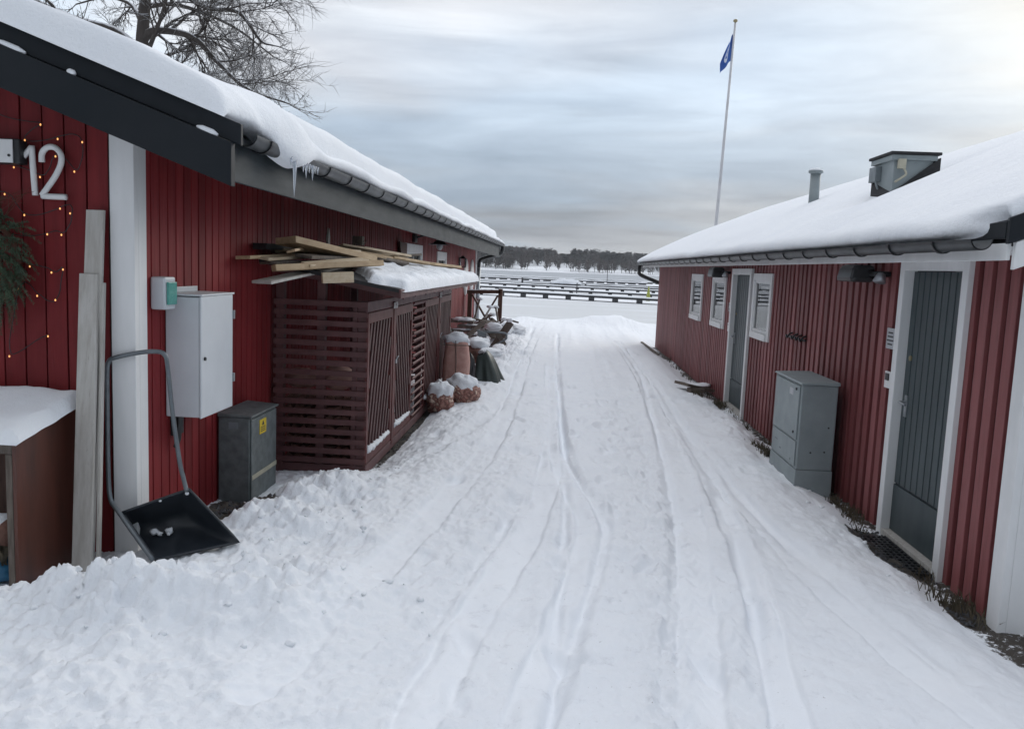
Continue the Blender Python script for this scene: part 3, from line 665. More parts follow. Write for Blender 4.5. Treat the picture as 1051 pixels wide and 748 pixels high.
def bracket(cx, cz, r, y, s):
    mb = MB(); pts = [(cx + (r + 0.006) * math.cos(math.pi + math.pi * j / 10), y, cz + (r + 0.006) * math.sin(math.pi + math.pi * j / 10)) for j in range(11)]
    pts = pts if s > 0 else pts[::-1]
    for a, b in zip(pts[:-1], pts[1:]): mb.bar(a, b, 0.028, 0.008, (0, 1, 0.001), math.pi / 2)
    return mb
gut = build('gutter', half_gutter(-1.775, 2.515, 0.065, 4.62, 25.4), M['gutter'], lh)
for k in range(33): build('bracket', bracket(-1.775, 2.515, 0.065, 4.85 + k * 0.62, 1), M['black'], gut)
mb = MB(); mb.smooth = True
mb.tube(catmull([(-1.775, 25.2, 2.46), (-1.775, 25.2, 2.34), (-1.84, 25.1, 2.22), (-2.3, 24.75, 2.06), (-2.40, 24.68, 1.98), (-2.42, 24.66, 1.80)], 5), 0.055, 10)
dp = build('downpipe', mb, M['black'], lh)
mb = MB(); mb.smooth = True; mb.tube([(-2.42, 24.66, 1.80), (-2.42, 24.66, -0.2)], 0.062, 12); build('lower_pipe', mb, M['steel'], dp)

def left_roof_snow():
    ys = [4.20, 4.205] + list(np.arange(4.26, 6.2, 0.06)) + list(np.arange(6.3, 25.5, 0.18)) + [25.42]
    P = []
    for y in ys:
        t = float(sstep(4.55, 5.3, np.float64(y))); far = float(sstep(6, 16, np.float64(y)))
        lump = math.exp(-((y - 5.3) / 0.36) ** 2); end = 1.0 if 4.23 < y < 25.4 else 0.0
        over = float(sstep(4.6, 4.95, np.float64(y)))
        xe = -1.71 - 0.02 * (1 - over) + 0.055 * lump; zb = 2.525 - 0.10 * lump
        if y < 4.75: xe, zb = -1.72, 2.49
        cr = float(sstep(5.5, 6.3, np.float64(y)))           # two rolls with a crease between them, past the lump
        rv = lambda x, o: roof_l(x) + o
        pa = [(xe - 0.13, zb - 0.01), (xe - 0.02, zb), (xe, zb + 0.06), (xe - 0.02, zb + 0.13 + 0.06 * lump), (xe - 0.06, zb + 0.19 + 0.10 * lump), (-1.82, rv(-1.82, .27 + .06 * lump)), (-1.90, rv(-1.90, .29 + .06 * lump)), (-1.97, rv(-1.97, .295 + .05 * lump)), (-2.03, rv(-2.03, .30 + .04 * lump)), (-2.08, rv(-2.08, .305 + .03 * lump)), (-2.15, rv(-2.15, .31)), (-2.27, rv(-2.27, .315))]
        w_ = .02 * mnoise.noise(Vector((0, y * .8, 33)))
        q_ = .03 * mnoise.noise(Vector((3, y * 1.1, 8)))
        pb = [(-1.84, zb - .01), (-1.735, zb), (-1.705, zb + .04), (-1.725, zb + .085 + q_ * .4), (-1.79, zb + .105 + q_), (-1.855, zb + .07), (-1.90, zb + .0), (-1.955, zb + .02), (-1.965, zb + .22 + w_), (-1.985, 2.87 + w_), (-2.07, 2.945 + w_), (-2.24, 2.99 + w_)]
        prof = [(p[0] + (q[0] - p[0]) * cr, p[1] + (q[1] - p[1]) * cr) for p, q in zip(pa, pb)]
        prof += [(-2.5, roof_l(-2.5) + .31 + 0.04 * cr), (-3, roof_l(-3) + 0.30 + 0.03 * cr), (-3.6, roof_l(-3.6) + 0.29 + 0.02 * cr), (-4.6, roof_l(-4.6) + 0.27), (-5.6, roof_l(-5.6) + 0.26), (-6, roof_l(-6) + 0.23), (-7, roof_l(-7) + 0.26), (-9, roof_l(-9) + 0.26), (-10.2, roof_l(-10.2) + 0.15), (-10.3, roof_l(-10.3) + 0.01)]
        row = []
        for i, (x, z) in enumerate(prof):
            n1 = mnoise.noise(Vector((x * 1.5, y * 0.9, 4))); n2 = mnoise.noise(Vector((x * 7, y * 4.5, 9)))
            k = 0.0 if i == 0 else 1.0
            if i <= 5 and over < 1: z = (roof_l(x) + (.118, .125, .16, .21, .25, .27)[i]) * (1 - over) + z * over
            dz = k * (0.028 * n1 + 0.016 * n2 + .007 * mnoise.noise(Vector((x * 17, y * 11, 3)))); dx = (0.02 * n1 + 0.014 * n2) * (1 if i in (1, 2, 3, 4) else 0)
            base = roof_l(x) + 0.004
            zz = z + dz if end else (roof_l(x) + 0.116 if y < 5 else max(base, roof_l(min(x, EAVE)) + 0.004))
            if 1 < i and zz < roof_l(x) + 0.004 and x < -1.8: zz = roof_l(x) + 0.004
            row.append((x + dx, y, zz))
        P.append(row)
    mb = MB(); mb.smooth = True; mb.grid(P)
    o = build('roof_snow', mb, M['snow'], lh)
    s = o.modifiers.new('sub', 'SUBSURF'); s.levels = 1; s.render_levels = 1
    return o
rs = left_roof_snow()
for k, (y, l, r) in enumerate(((5.22, 0.24, 0.012), (5.15, 0.05, 0.008), (5.40, 0.07, 0.007), (5.46, 0.10, 0.008), (5.53, 0.06, 0.007), (5.60, 0.10, 0.008), (5.66, 0.05, 0.006), (5.72, 0.05, 0.006))):
    mb = MB(); mb.smooth = True; z = 2.47; x = -1.695
    mb.tube([(x, y, z), (x + 0.002, y, z - l * 0.3), (x, y + 0.002, z - l * 0.7), (x, y, z - l)], [r * 1.6, r, r * 0.6, 0.001], 8)
    build('icicle', mb, M['ice'], rs)
def window(parent, X, y0, y1, z0, z1, out, panes=1, fw=0.075, pale_panel=0.0):
    """outer casing, sash, one glass pane and the room behind; X = face of the boards"""
    mb = MB(); a, b = sorted((X - out * 0.02, X + out * 0.022))
    mb.box(a, b, y0, y0 + fw, z0, z1); mb.box(a, b, y1 - fw, y1, z0, z1); mb.box(a, b, y0 + fw, y1 - fw, z1 - fw, z1)
    a2, b2 = sorted((X - out * 0.02, X + out * 0.045)); mb.box(a2, b2, y0 + fw, y1 - fw, z0, z0 + fw * 0.9)
    w = build('window', mb, M['white'], parent, 0.003)
    a, b = sorted((X - out * 0.030, X + out * 0.008)); i0, i1, k0, k1 = y0 + fw, y1 - fw, z0 + fw * 0.9, z1 - fw
    mb = MB(); s = 0.04
    mb.box(a, b, i0, i0 + s, k0, k1); mb.box(a, b, i1 - s, i1, k0, k1); mb.box(a, b, i0 + s, i1 - s, k1 - s, k1); mb.box(a, b, i0 + s, i1 - s, k0, k0 + s)
    if panes == 2: mb.box(a, b, (i0 + i1) / 2 - 0.02, (i0 + i1) / 2 + 0.02, k0 + s, k1 - s)
    build('sash', mb, M['white'], w, 0.003)
    gx = X - out * 0.008; mb = MB(); mb.add([(gx, i0 + s, k0 + s), (gx, i1 - s, k0 + s), (gx, i1 - s, k1 - s), (gx, i0 + s, k1 - s)], [(0, 1, 2, 3) if out > 0 else (3, 2, 1, 0)])
    build('glass', mb, M['glass'], w)
    mb = MB(); a, b = sorted((X - out * 0.13, X - out * 0.115)); mb.box(a, b, i0 - 0.02, i1 + 0.02, k0 - 0.02, k1 + 0.02)
    build('dark_interior', mb, M['room'], w)
    if pale_panel:  # pale panel added behind the glass, standing in for bright reflections
        mb = MB(); a, b = sorted((X - out * 0.060, X - out * 0.056)); mb.box(a, b, i0 + .01, i1 - .01, k1 - (k1 - k0) * pale_panel, k1)
        build('pale_panel', mb, M['pale_panel'], w)
    return w
window(lh, LX, 13.2, 14.9, 1.62, 2.16, 1, 2, 0.13, 0.35); window(lh, LX, 16.75, 18.1, 1.60, 2.10, 1, 1, 0.14, 0.3)

# house number: two white digits screwed to the gable
hn = thing('house_number', (-3.0, 4.72, 2.14), 'white house number 12 on the dark red gable boards above the fairy lights', 'number')
NYY = 4.708
def stroke(mb, pts, w=0.017):
    mb.smooth = True; P = []
    for p in catmull(pts, 6): P.append((p[0], NYY, p[1]))
    mb.tube(P, w, 8)
mb = MB(); stroke(mb, [(-3.128, 2.352), (-3.096, 2.385), (-3.066, 2.418)]); stroke(mb, [(-3.066, 2.425), (-3.061, 2.30), (-3.052, 2.145)]); build('digit', mb, M['white'], hn)
mb = MB(); stroke(mb, [(-3.008, 2.335), (-3.005, 2.385), (-2.975, 2.418), (-2.93, 2.42), (-2.895, 2.385), (-2.893, 2.335), (-2.925, 2.265), (-2.975, 2.195), (-3.012, 2.147)]); stroke(mb, [(-3.012, 2.143), (-2.94, 2.142), (-2.865, 2.142)]); build('digit', mb, M['white'], hn)

# wall lamp box at the frame's left edge
wl = thing('wall_lamp', (-3.30, 4.70, 2.3), 'small white and black box lamp on the gable left of the number', 'lamp')
mb = MB(); mb.box(-3.42, -3.105, 4.655, 4.728, 2.315, 2.455); build('housing', mb, M['black'], wl, 0.006)
mb = MB(); mb.box(-3.42, -3.14, 4.645, 4.654, 2.32, 2.45); build('front_plate', mb, M['white'], wl, 0.003)
mb = MB(); mb.tube([(-3.16, 4.646, 2.36), (-3.16, 4.640, 2.36)], 0.008, 10); build('screw', mb, M['black'], wl)

# fairy lights
fl = thing('string_lights', (-2.95, 4.72, 1.3), 'string of small warm lights draped on dark thin cable over the red gable', 'string lights')
def gp(px, pz): return (px, 4.712, pz)
LB = [(-3.26, 2.585), (-3.01, 2.545), (-2.91, 2.468), (-3.105, 2.455), (-2.765, 2.455), (-2.925, 2.37), (-2.815, 2.288), (-3.175, 2.30), (-3.02, 2.25), (-3.235, 2.145), (-2.905, 2.075), (-2.845, 2.05), (-3.12, 2.03), (-2.985, 1.925), (-2.9, 1.925), (-3.225, 1.905), (-3.095, 1.735), (-2.965, 1.705), (-2.895, 1.725), (-3.17, 1.60), (-3.055, 1.565), (-2.945, 1.545), (-2.995, 1.33), (-3.235, 1.20), (-3.35, 2.40), (-3.5, 2.2), (-3.45, 1.9)]
order = [0, 1, 3, 2, 4, 6, 5, 8, 7, 24, 25, 9, 12, 10, 11, 14, 13, 15, 26, 16, 17, 18, 21, 20, 19, 23, 22]
pts = []
for a in order:
    x, z = LB[a]; pts.append((x + random.uniform(-.01, .01), z + 0.012))
mb = MB(); mb.smooth = True
cp = catmull(pts, 7); mb.tube([(p[0], 4.716 + 0.004 * math.sin(i * 1.7), p[1] - 0.015 * math.sin(i * 0.45)) for i, p in enumerate(cp)], 0.003, 5); build('cable', mb, M['black'], fl)
for x, z in LB:
    mb = MB(); mb.smooth = True; mb.blob((x, 4.706, z), (0.0045, 0.0045, 0.0065), 1, 0.0, 1, 8, 6); build('bulb', mb, M['bulb'], fl)

# spruce decoration
sw = thing('spruce_wreath', (-3.42, 4.70, 1.75), 'bushy green spruce wreath with thin red twigs hanging on the red gable', 'wreath')
def needle_spray(mb, p, d, L, w):
    p = Vector(p); d = Vector(d).normalized(); n = int(L / 0.007)
    for i in range(n):
        q = p + d * (L * i / n) + Vector((0, 0, -0.25 * (i / n) ** 2 * L)); sc = w * (1 - 0.55 * i / n)
        for s in (-1, 1):
            a = d.cross(Vector((0, -1, 0))) * s + d * 0.7 + Vector((random.uniform(-.3, .3), random.uniform(-0.9, 0.2), random.uniform(-.3, .3))); a.normalize(); a *= sc
            b = a.cross(Vector((random.uniform(-1, 1), 1, random.uniform(-1, 1)))).normalized() * 0.0028
            mb.add([q - b, q + b, q + a], [(0, 1, 2)])
mb = MB()
for i in range(330):
    t = random.uniform(0, 2 * math.pi); rad = random.uniform(0.04, 0.24); c = Vector((-3.33 + rad * math.cos(t), 4.69 - random.uniform(0, .09), 1.76 + 1.35 * rad * math.sin(t)))
    d = Vector((math.cos(t) * 0.8 + random.uniform(-.5, .5), random.uniform(-0.5, 0.1), math.sin(t) * 0.8 - 0.5 + random.uniform(-.5, .5)))
    needle_spray(mb, c, d, random.uniform(0.09, 0.17), 0.026)
build('needles', mb, M['needle'], sw)
mb = MB(); mb.smooth = True
for i in range(16):
    x = -3.28 + random.uniform(-.06, .06); mb.tube([(x, 4.68, 1.95), (x + random.uniform(0.0, .16), 4.66, 2.08 + random.uniform(-.04, .06)), (x + random.uniform(.03, .26), 4.65, 2.12 + random.uniform(-.06, .08))], [0.003, 0.002, 0.001], 4)
mb.tube([(-3.33 + 0.18 * math.cos(k * math.pi / 10), 4.69, 1.74 + 0.24 * math.sin(k * math.pi / 10)) for k in range(21)], 0.02, 6); build('twigs', mb, M['wreathtwig'], sw)

# open wooden bin against the gable
wb = thing('wooden_bin', (-3.3, 4.4, 0), 'open brown plywood bin with snow on its sloping lid at the gable foot', 'bin')
mb = MB(); mb.hexa([(-2.82, 4.10, -0.1), (-2.80, 4.10, -0.1), (-2.80, 4.715, -0.1), (-2.82, 4.715, -0.1)], [(-2.82, 4.10, 0.83), (-2.80, 4.10, 0.83), (-2.80, 4.715, 0.95), (-2.82, 4.715, 0.95)]); build('side_panel', mb, M['ply'], wb, 0.002)
mb = MB(); mb.box(-4.22, -4.20, 4.10, 4.715, -0.1, 0.83); build('side_panel', mb, M['ply'], wb, 0.002)
mb = MB(); mb.box(-4.2, -2.822, 4.69, 4.71, -0.1, 0.90); build('back_panel', mb, M['woodbrown'], wb)
mb = MB(); mb.hexa([(-4.24, 4.07, 0.832), (-2.775, 4.07, 0.832), (-2.775, 4.718, 0.957), (-4.24, 4.718, 0.957)], [(-4.24, 4.07, 0.848), (-2.775, 4.07, 0.848), (-2.775, 4.718, 0.973), (-4.24, 4.718, 0.973)]); build('lid', mb, M['ply'], wb, 0.002)
mb = MB(); mb.box(-4.2, -2.822, 4.102, 4.13, 0.765, 0.83); mb.box(-2.822 - 0.035, -2.8215, 4.098, 4.13, -0.1, 0.764); build('front_frame', mb, M['woodold'], wb, 0.003)
def snow_pad(x0, x1, y0, y1, zf, th, seed, nu=28, nv=20, edge=0.06, lip=0.0, mask=None):
    mb = MB(); mb.smooth = True; P = []
    for i in range(nu + 1):
        row = []
        for j in range(nv + 1):
            u, v = i / nu, j / nv; x = x0 + (x1 - x0) * u; y = y0 + (y1 - y0) * v
            e = min(u * (x1 - x0), (1 - u) * (x1 - x0), v * (y1 - y0), (1 - v) * (y1 - y0)); k = min(1.0, max(0.0, e / edge)); k = math.sqrt(max(0, 1 - (1 - k) ** 2))
            n = mnoise.noise(Vector((x * 4, y * 4, seed))) * 0.35 + mnoise.noise(Vector((x * 13, y * 13, seed + 4))) * 0.15
            h = th * k * (1 + n)
            if mask: h *= mask(x, y)
            b = 0.012 * mnoise.noise(Vector((x * 9, y * 9, seed + 8)))
            row.append((x + (b if 0 < i < nu else b), y + b, zf(x, y) + h - (0.02 if h < 0.002 else 0.0)))
        P.append(row)
    mb.grid(P); return mb
build('lid_snow', snow_pad(-4.26, -2.758, 4.045, 4.715, lambda x, y: 0.852 + 0.193 * (y - 4.07), 0.055, 3, 40, 24), M['snow'], wb)
mb = MB(); mb.bar((-3.55, 4.60, 1.03), (-3.325, 4.60, 1.03), 0.06, 0.07); tag(build('wood_block', mb, M['woodpale'], None, 0.004), 'short pale wood block lying on the snowy bin lid', 'wood block')
mb = MB(); mb.smooth = True; mb.tube([(-3.35, 4.42, 0.22), (-2.92, 4.22, 0.30)], 0.075, 14)
lg = tag(build('firewood_log', mb, M['log']), 'snow topped log lying inside the open plywood bin', 'log')
mb = MB(); mb.smooth = True; mb.tube([(-3.35, 4.42, 0.265), (-2.93, 4.225, 0.345)], 0.06, 12); build('snow_cap', mb, M['snow'], lg)
mb = MB(); mb.smooth = True; mb.blob((-3.05, 4.25, 0.07), (0.16, 0.12, 0.07), 5, 0.3); tag(build('plastic_bag', mb, M['blue']), 'crumpled blue plastic bag at the bottom of the wooden bin', 'bag')
mb = MB()
for i in range(40):
    p = Vector((-3.0 + random.uniform(-.10, .12), 4.22 + random.uniform(-.04, .08), 0.12)); q = p + Vector((random.uniform(-.08, .08), random.uniform(-.06, .03), random.uniform(.05, .16)))
    w = Vector((0.012, 0.004, 0.006)); mb.add([p - w * .3, p + w * .3, q + w, q - w], [(0, 1, 2, 3)])
tag(build('dry_leaves', mb, M['grass']), 'withered green leaves poking out of the wooden bin', 'leaves')

# boards leaning on the gable beside the corner board
def lean(name, x0b, x1b, yb, x0t, x1t, yt, zt, th, mt, label, zb=-0.05):
    mb = MB(); mb.hexa([(x0b, yb, zb), (x1b, yb, zb), (x1b, yb + th, zb), (x0b, yb + th, zb)], [(x0t, yt, zt), (x1t, yt, zt), (x1t, yt + th, zt), (x0t, yt + th, zt)])
    return tag(build(name, mb, M[mt], None, 0.003), label, 'plank', 'planks leaning on the gable')
lean('leaning_plank', -2.745, -2.632, 4.50, -2.735, -2.63, 4.68, 2.075, 0.022, 'woodgrey', 'taller grey white plank behind, leaning against gable beside the white corner board')
lean('leaning_plank', -2.70, -2.585, 4.40, -2.756, -2.648, 4.635, 1.71, 0.025, 'woodgrey', 'shorter weathered whitewashed plank leaning in front of the taller one')
lean('leaning_plank', -2.580, -2.562, 4.44, -2.640, -2.622, 4.652, 1.66, 0.03, 'woodgrey', 'narrow pale batten leaning at the edge of the whitewashed plank')

# black snow pusher standing against the corner
sp = thing('snow_pusher', (-2.3, 4.6, 0.1), 'black snow scoop with grey U-shaped tube handle leaning against the white corner board', 'snow scoop')
A, B, C_, D = Vector((-2.50, 4.60, 0.322)), Vector((-2.135, 4.68, 0.462)), Vector((-1.84, 4.70, 0.150)), Vector((-2.235, 4.46, 0.10))
def scoop():
    nu, nv = 22, 16; dep = Vector((-0.10, 0.16, -0.13)); rows = [[], []]
    for q in range(2):
        for i in range(nu + 1):
            row = []
            for j in range(nv + 1):
                u, v = i / nu, j / nv                         # u: A->B (rear edge), v: rear -> front tip
                p = A.lerp(B, u).lerp(D.lerp(C_, u), v)
                side = min(1, min(u, 1 - u) / 0.10); side = side * side * (3 - 2 * side)
                d = side * (1 - (1 - min(1, v / 0.22)) ** 2) * (1 - max(0, (v - 0.35) / 0.65) ** 1.4)
                rib = 0.02 * math.sin(u * math.pi * 6) * d
                row.append(p + dep * (d + rib) + (dep.normalized() * 0.008 if q else Vector((0, 0, 0))))
            rows[q].append(row)
    mb = MB(); mb.smooth = True
    for q in range(2): mb.grid(rows[q])
    rim = [A.lerp(B, k / 8) for k in range(9)] + [B.lerp(C_, k / 8) for k in range(1, 9)] + [C_.lerp(D, k / 8) for k in range(1, 9)] + [D.lerp(A, k / 8) for k in range(1, 9)]
    mb.tube(rim, 0.009, 6); return mb
build('scoop', scoop(), M['scoop'], sp)
mb = MB(); mb.smooth = True
mb.tube(catmull([D + Vector((-.006, -.012, 0.0)), A.lerp(D, 0.5) + Vector((-.008, -.014, 0)), A + Vector((-.02, -.01, .01)), Vector((-2.59, 4.63, 0.40)), Vector((-2.622, 4.67, 0.60)), Vector((-2.632, 4.69, 0.95)), Vector((-2.63, 4.69, 1.14)), Vector((-2.618, 4.69, 1.20)), Vector((-2.58, 4.69, 1.225)), Vector((-2.43, 4.70, 1.262)), Vector((-2.33, 4.71, 1.27)), Vector((-2.29, 4.71, 1.25)), Vector((-2.275, 4.71, 1.19)), Vector((-2.24, 4.70, 0.9)), Vector((-2.195, 4.69, 0.62)), Vector((-2.172, 4.685, 0.53)), B + Vector((-.008, -.012, -.01))], 5), 0.0135, 10)
build('handle', mb, M['tube'], sp)
mb = MB(); mb.smooth = True
for k, (u, v, r) in enumerate(((0.32, 0.34, 0.024), (0.36, 0.40, 0.018), (0.50, 0.40, 0.025), (0.46, 0.45, 0.012), (0.24, 0.55, 0.008), (0.93, 0.05, 0.012), (0.55, 0.02, 0.01))):
    p = A.lerp(B, u).lerp(D.lerp(C_, u), v) + (Vector((-0.10, 0.16, -0.13)) * (0.85 if v > 0.1 else 0)); mb.blob(p, (r, r * .7, r * .8), k, 0.5, 2, 10, 7)
build('snow_bits', mb, M['snow'], sp)

# wall-hung electric cabinet and the small meter box
ec = thing('electric_cabinet', (-2.38, 5.4, 0.8), 'large white metal electric cabinet hung on the red side wall', 'cabinet')
mb = MB(); mb.box(LX + 0.005, -2.275, 5.14, 5.64, 0.80, 1.575); build('cabinet_body', mb, M['cabwhite'], ec, 0.006)
mb = MB(); mb.box(-2.273, -2.258, 5.135, 5.645, 0.795, 1.58); dr = build('door', mb, M['cabwhite'], ec, 0.005)
mb = MB(); mb.tube([(-2.257, 5.18, 1.18), (-2.248, 5.18, 1.18)], 0.012, 10); build('lock', mb, M['black'], dr)
for z in (1.0, 1.44):
    mb = MB(); mb.box(-2.28, -2.248, 5.647, 5.665, z - 0.03, z + 0.03); build('hinge', mb, M['steel'], dr, 0.003)
mb = MB(); mb.box(LX + 0.002, -2.25, 5.125, 5.655, 1.582, 1.594); mb.box(LX + 0.002, LX + 0.012, 5.2, 5.6, 1.595, 1.63); build('top_flange', mb, M['cabwhite'], ec, 0.003)
mb = MB(); mb.box(LX + 0.006, LX + 0.04, 5.2, 5.32, 0.66, 0.798); mb.tube([(-2.44, 5.22, 0.80), (-2.45, 5.22, 0.64), (-2.47, 5.22, 0.58)], 0.018, 8); build('cable_entry', mb, M['black'], ec, 0.003)
mx = thing('meter_box', (-2.45, 5.0, 1.5), 'small white plastic box with teal window above the electric cabinet', 'meter box')
mb = MB(); mb.box(LX + 0.005, -2.40, 4.945, 5.085, 1.50, 1.70); build('housing', mb, M['cabwhite'], mx, 0.012)
mb = MB(); mb.box(-2.399, -2.385, 4.958, 5.075, 1.53, 1.67); build('teal_cover', mb, M['teal'], mx, 0.005)

# grey utility cabinet on the ground
uc = thing('utility_cabinet', (-2.37, 6.25, 0), 'squat grey green utility cabinet with yellow warning sticker beside the slatted shed', 'cabinet')
mb = MB(); mb.box(LX + 0.02, -2.245, 5.93, 6.50, -0.1, 0.655); mb.box(-2.243, -2.232, 5.945, 6.485, 0.02, 0.64); build('cabinet_body', mb, M['cabgrey'], uc, 0.008)
mb = MB(); mb.hexa([(LX + 0.015, 5.92, 0.657), (-2.222, 5.92, 0.657), (-2.222, 6.51, 0.657), (LX + 0.015, 6.51, 0.657)], [(LX + 0.015, 5.92, 0.69), (-2.222, 5.92, 0.672), (-2.222, 6.51, 0.672), (LX + 0.015, 6.51, 0.69)]); build('lid', mb, M['cabgrey'], uc, 0.006)
mb = MB(); mb.box(-2.2305, -2.228, 6.10, 6.24, 0.50, 0.61); st = build('warning_sticker', mb, M['yellow'], uc)
mb = MB(); mb.prism([(-2.2275, 6.145, 0.565), (-2.2275, 6.195, 0.565), (-2.2275, 6.17, 0.60)], (0.001, 0, 0))
for z in (0.52, 0.535, 0.55): mb.box(-2.2277, -2.2268, 6.12, 6.22, z - 0.003, z + 0.003)
build('warning_mark', mb, M['ink'], st)
mb = MB(); mb.hexa([(-2.2305, 5.95, 0.18), (-2.228, 5.95, 0.18), (-2.228, 6.48, 0.18), (-2.2305, 6.48, 0.18)], [(-2.2305, 5.95, 0.215), (-2.228, 5.95, 0.215), (-2.228, 6.48, 0.215), (-2.2305, 6.48, 0.215)]); build('label_strip', mb, M['cream'], uc)
mb = MB(); mb.box(-2.40, -2.33, 5.925, 5.929, 0.57, 0.62); build('name_plate', mb, M['greymetal'], uc)

# ------------------------------------------------------------------ slatted wood shed
SX0, SX1, SY0, SY1 = -2.46, -1.64, 7.05, 12.6
sh = thing('slatted_shed', (-2.05, 9.8, 0), 'dark brown slatted wood shed with diagonal board doors and planks on its roof', 'shed')
for x, y in ((SX0 + .05, SY0 + .05), (SX1 - .05, SY0 + .06), (-2.05, SY0 + .06), (SX1 - .05, 9.30), (SX1 - .05, 10.08), (SX1 - .05, SY1 - .05), (SX0 + .05, SY1 - .05), (SX0 + .05, 9.7)):
    mb = MB(); mb.box(x - .035, x + .035, y - .035, y + .035, -0.1, 1.50 if x > -2 else 1.66); build('post', mb, M['shed'], sh, 0.003)
mb = MB(); mb.box(SX0, SX1 - .001, SY0 + .021, SY0 + .09, -0.02, 0.05); build('sill', mb, M['shed'], sh, 0.003)
mb = MB(); z = 0.06; k = 0
while z < 1.50:
    mb.bar((SX0, SY0 + 0.009, z + 0.0285), (SX1 + 0.004, SY0 + 0.009 + random.uniform(-.002, .002), z + 0.0285 + random.uniform(-.003, .003)), 0.018, 0.050); z += 0.0865
mb.box(SX1 - 0.13, SX1 - .09, SY0 + .02, SY0 + .035, 0.0, 1.5); build('end_slats', mb, M['shed'], sh, 0.003)
mb = MB(); z = 0.06
while z < 1.50: mb.bar((SX0, SY1 - .01, z + .03), (SX1, SY1 - .01, z + .03), 0.018, 0.057); z += 0.0865
build('end_slats', mb, M['shed'], sh)
mb = MB(); z = 0.09
while z < 1.40: mb.bar((SX1 + 0.002, 9.30, z), (SX1 + 0.002, 10.08, z), 0.02, 0.05, (0.6, 0, 0.8)); z += 0.0865
build('vent_slats', mb, M['shedred'], sh, 0.003)
def slat_door(y0, y1, direction, handle_y, name='door'):
    """frame and fan of slanting slats; real boards with gaps, clipped to the frame"""
    mb = MB(); x = SX1; z0, z1 = 0.07, 1.40; f = 0.06
    mb.box(x - .012, x + .012, y0, y0 + f, z0, z1); mb.box(x - .012, x + .012, y1 - f, y1, z0, z1); mb.box(x - .012, x + .012, y0 + f, y1 - f, z1 - .09, z1); mb.box(x - .012, x + .012, y0 + f, y1 - f, z0, z0 + .09)
    d = build(name, mb, M['shedred'], sh, 0.003)
    mb = MB(); i0, i1, k0, k1 = y0 + f, y1 - f, z0 + .09, z1 - .09; slope = direction * 0.36; c = i0 - 1.2
    while c < i1 + 1.2:
        ts = [k0 + (k1 - k0) * t / 24 for t in range(25)]; ok = [(c + slope * (z - k0), z) for z in ts if i0 + .02 <= c + slope * (z - k0) <= i1 - .02]
        if len(ok) > 2: mb.bar((x, ok[0][0], ok[0][1]), (x, ok[-1][0], ok[-1][1]), 0.016, 0.056, (0, 1, 0))
        c += 0.128
    build('slats', mb, M['sheddark'], d, 0.003)
    if handle_y:
        mb = MB(); mb.box(x + .013, x + .024, handle_y - .03, handle_y + .03, 0.83, 0.87); mb.tube([(x + .02, handle_y, 0.87), (x + .035, handle_y, .90), (x + .035, handle_y + .03, .90), (x + .02, handle_y + .03, .87)], 0.006, 6); build('padlock', mb, M['steel'], d)
    mb = MB(); mb.smooth = True; mb.tube([(x + .004, y0 + f + (i1 - i0) * q / 14, z0 + .088 + (.012 + .05 * (1 - q / 14) * abs(mnoise.noise(Vector((q * .7, y0, 2)))))) for q in range(15)], [.004 + .026 * abs(math.sin(q * 1.3 + y0)) * (1 - .5 * q / 14) + .010 * (0 < q < 14) for q in range(15)], 7); build('sill_snow', mb, M['snow'], d)
slat_door(7.06, 8.14, 1, None); slat_door(8.24, 9.24, -1, 8.30); slat_door(10.12, 11.28, 1, None); slat_door(11.38, 12.56, -1, 11.43)
for y in (8.145, 11.285):
    mb = MB(); mb.box(SX1 - .02, SX1 + .02, y, y + .09, 0.02, 1.46); build('centre_post', mb, M['shedred'], sh, 0.003)
mb = MB(); mb.box(SX1 - .014, SX1 + .006, SY0, SY1, 1.41, 1.50); mb.box(SX1 - .014, SX1 + .014, SY0, SY1, -0.03, 0.06); build('rail', mb, M['shed'], sh, 0.003)
text('shed_number', '18-20', 0.09, M['white'], sh, (SX1 + 0.0235, 8.19, 1.42), (R(90), 0, R(90)))
text('shed_number', '21-23', 0.09, M['white'], sh, (SX1 + 0.0235, 11.33, 1.42), (R(90), 0, R(90)))
def rf(x): return 1.63 + 0.17 * (-1.30 - x)
mb = MB(); mb.hexa([(-1.30, 6.72, rf(-1.3) - .03), (-2.47, 6.72, rf(-2.47) - .03), (-2.47, 12.95, rf(-2.47) - .03), (-1.30, 12.95, rf(-1.3) - .03)], [(-1.30, 6.72, rf(-1.3)), (-2.47, 6.72, rf(-2.47)), (-2.47, 12.95, rf(-2.47)), (-1.30, 12.95, rf(-1.3))])
srf = build('roof', mb, M['felt'], sh)
mb = MB(); mb.box(-1.302, -1.284, 6.70, 12.97, 1.555, 1.628)
y = 7.0
while y < 12.9: mb.hexa([(-1.31, y - .025, rf(-1.3) - .09), (-2.46, y - .025, rf(-2.46) - .09), (-2.46, y + .025, rf(-2.46) - .09), (-1.31, y + .025, rf(-1.3) - .09)], [(-1.31, y - .025, rf(-1.3) - .032), (-2.46, y - .025, rf(-2.46) - .032), (-2.46, y + .025, rf(-2.46) - .032), (-1.31, y + .025, rf(-1.3) - .032)]); y += 0.6
build('rafter', mb, M['shed'], srf, 0.003)
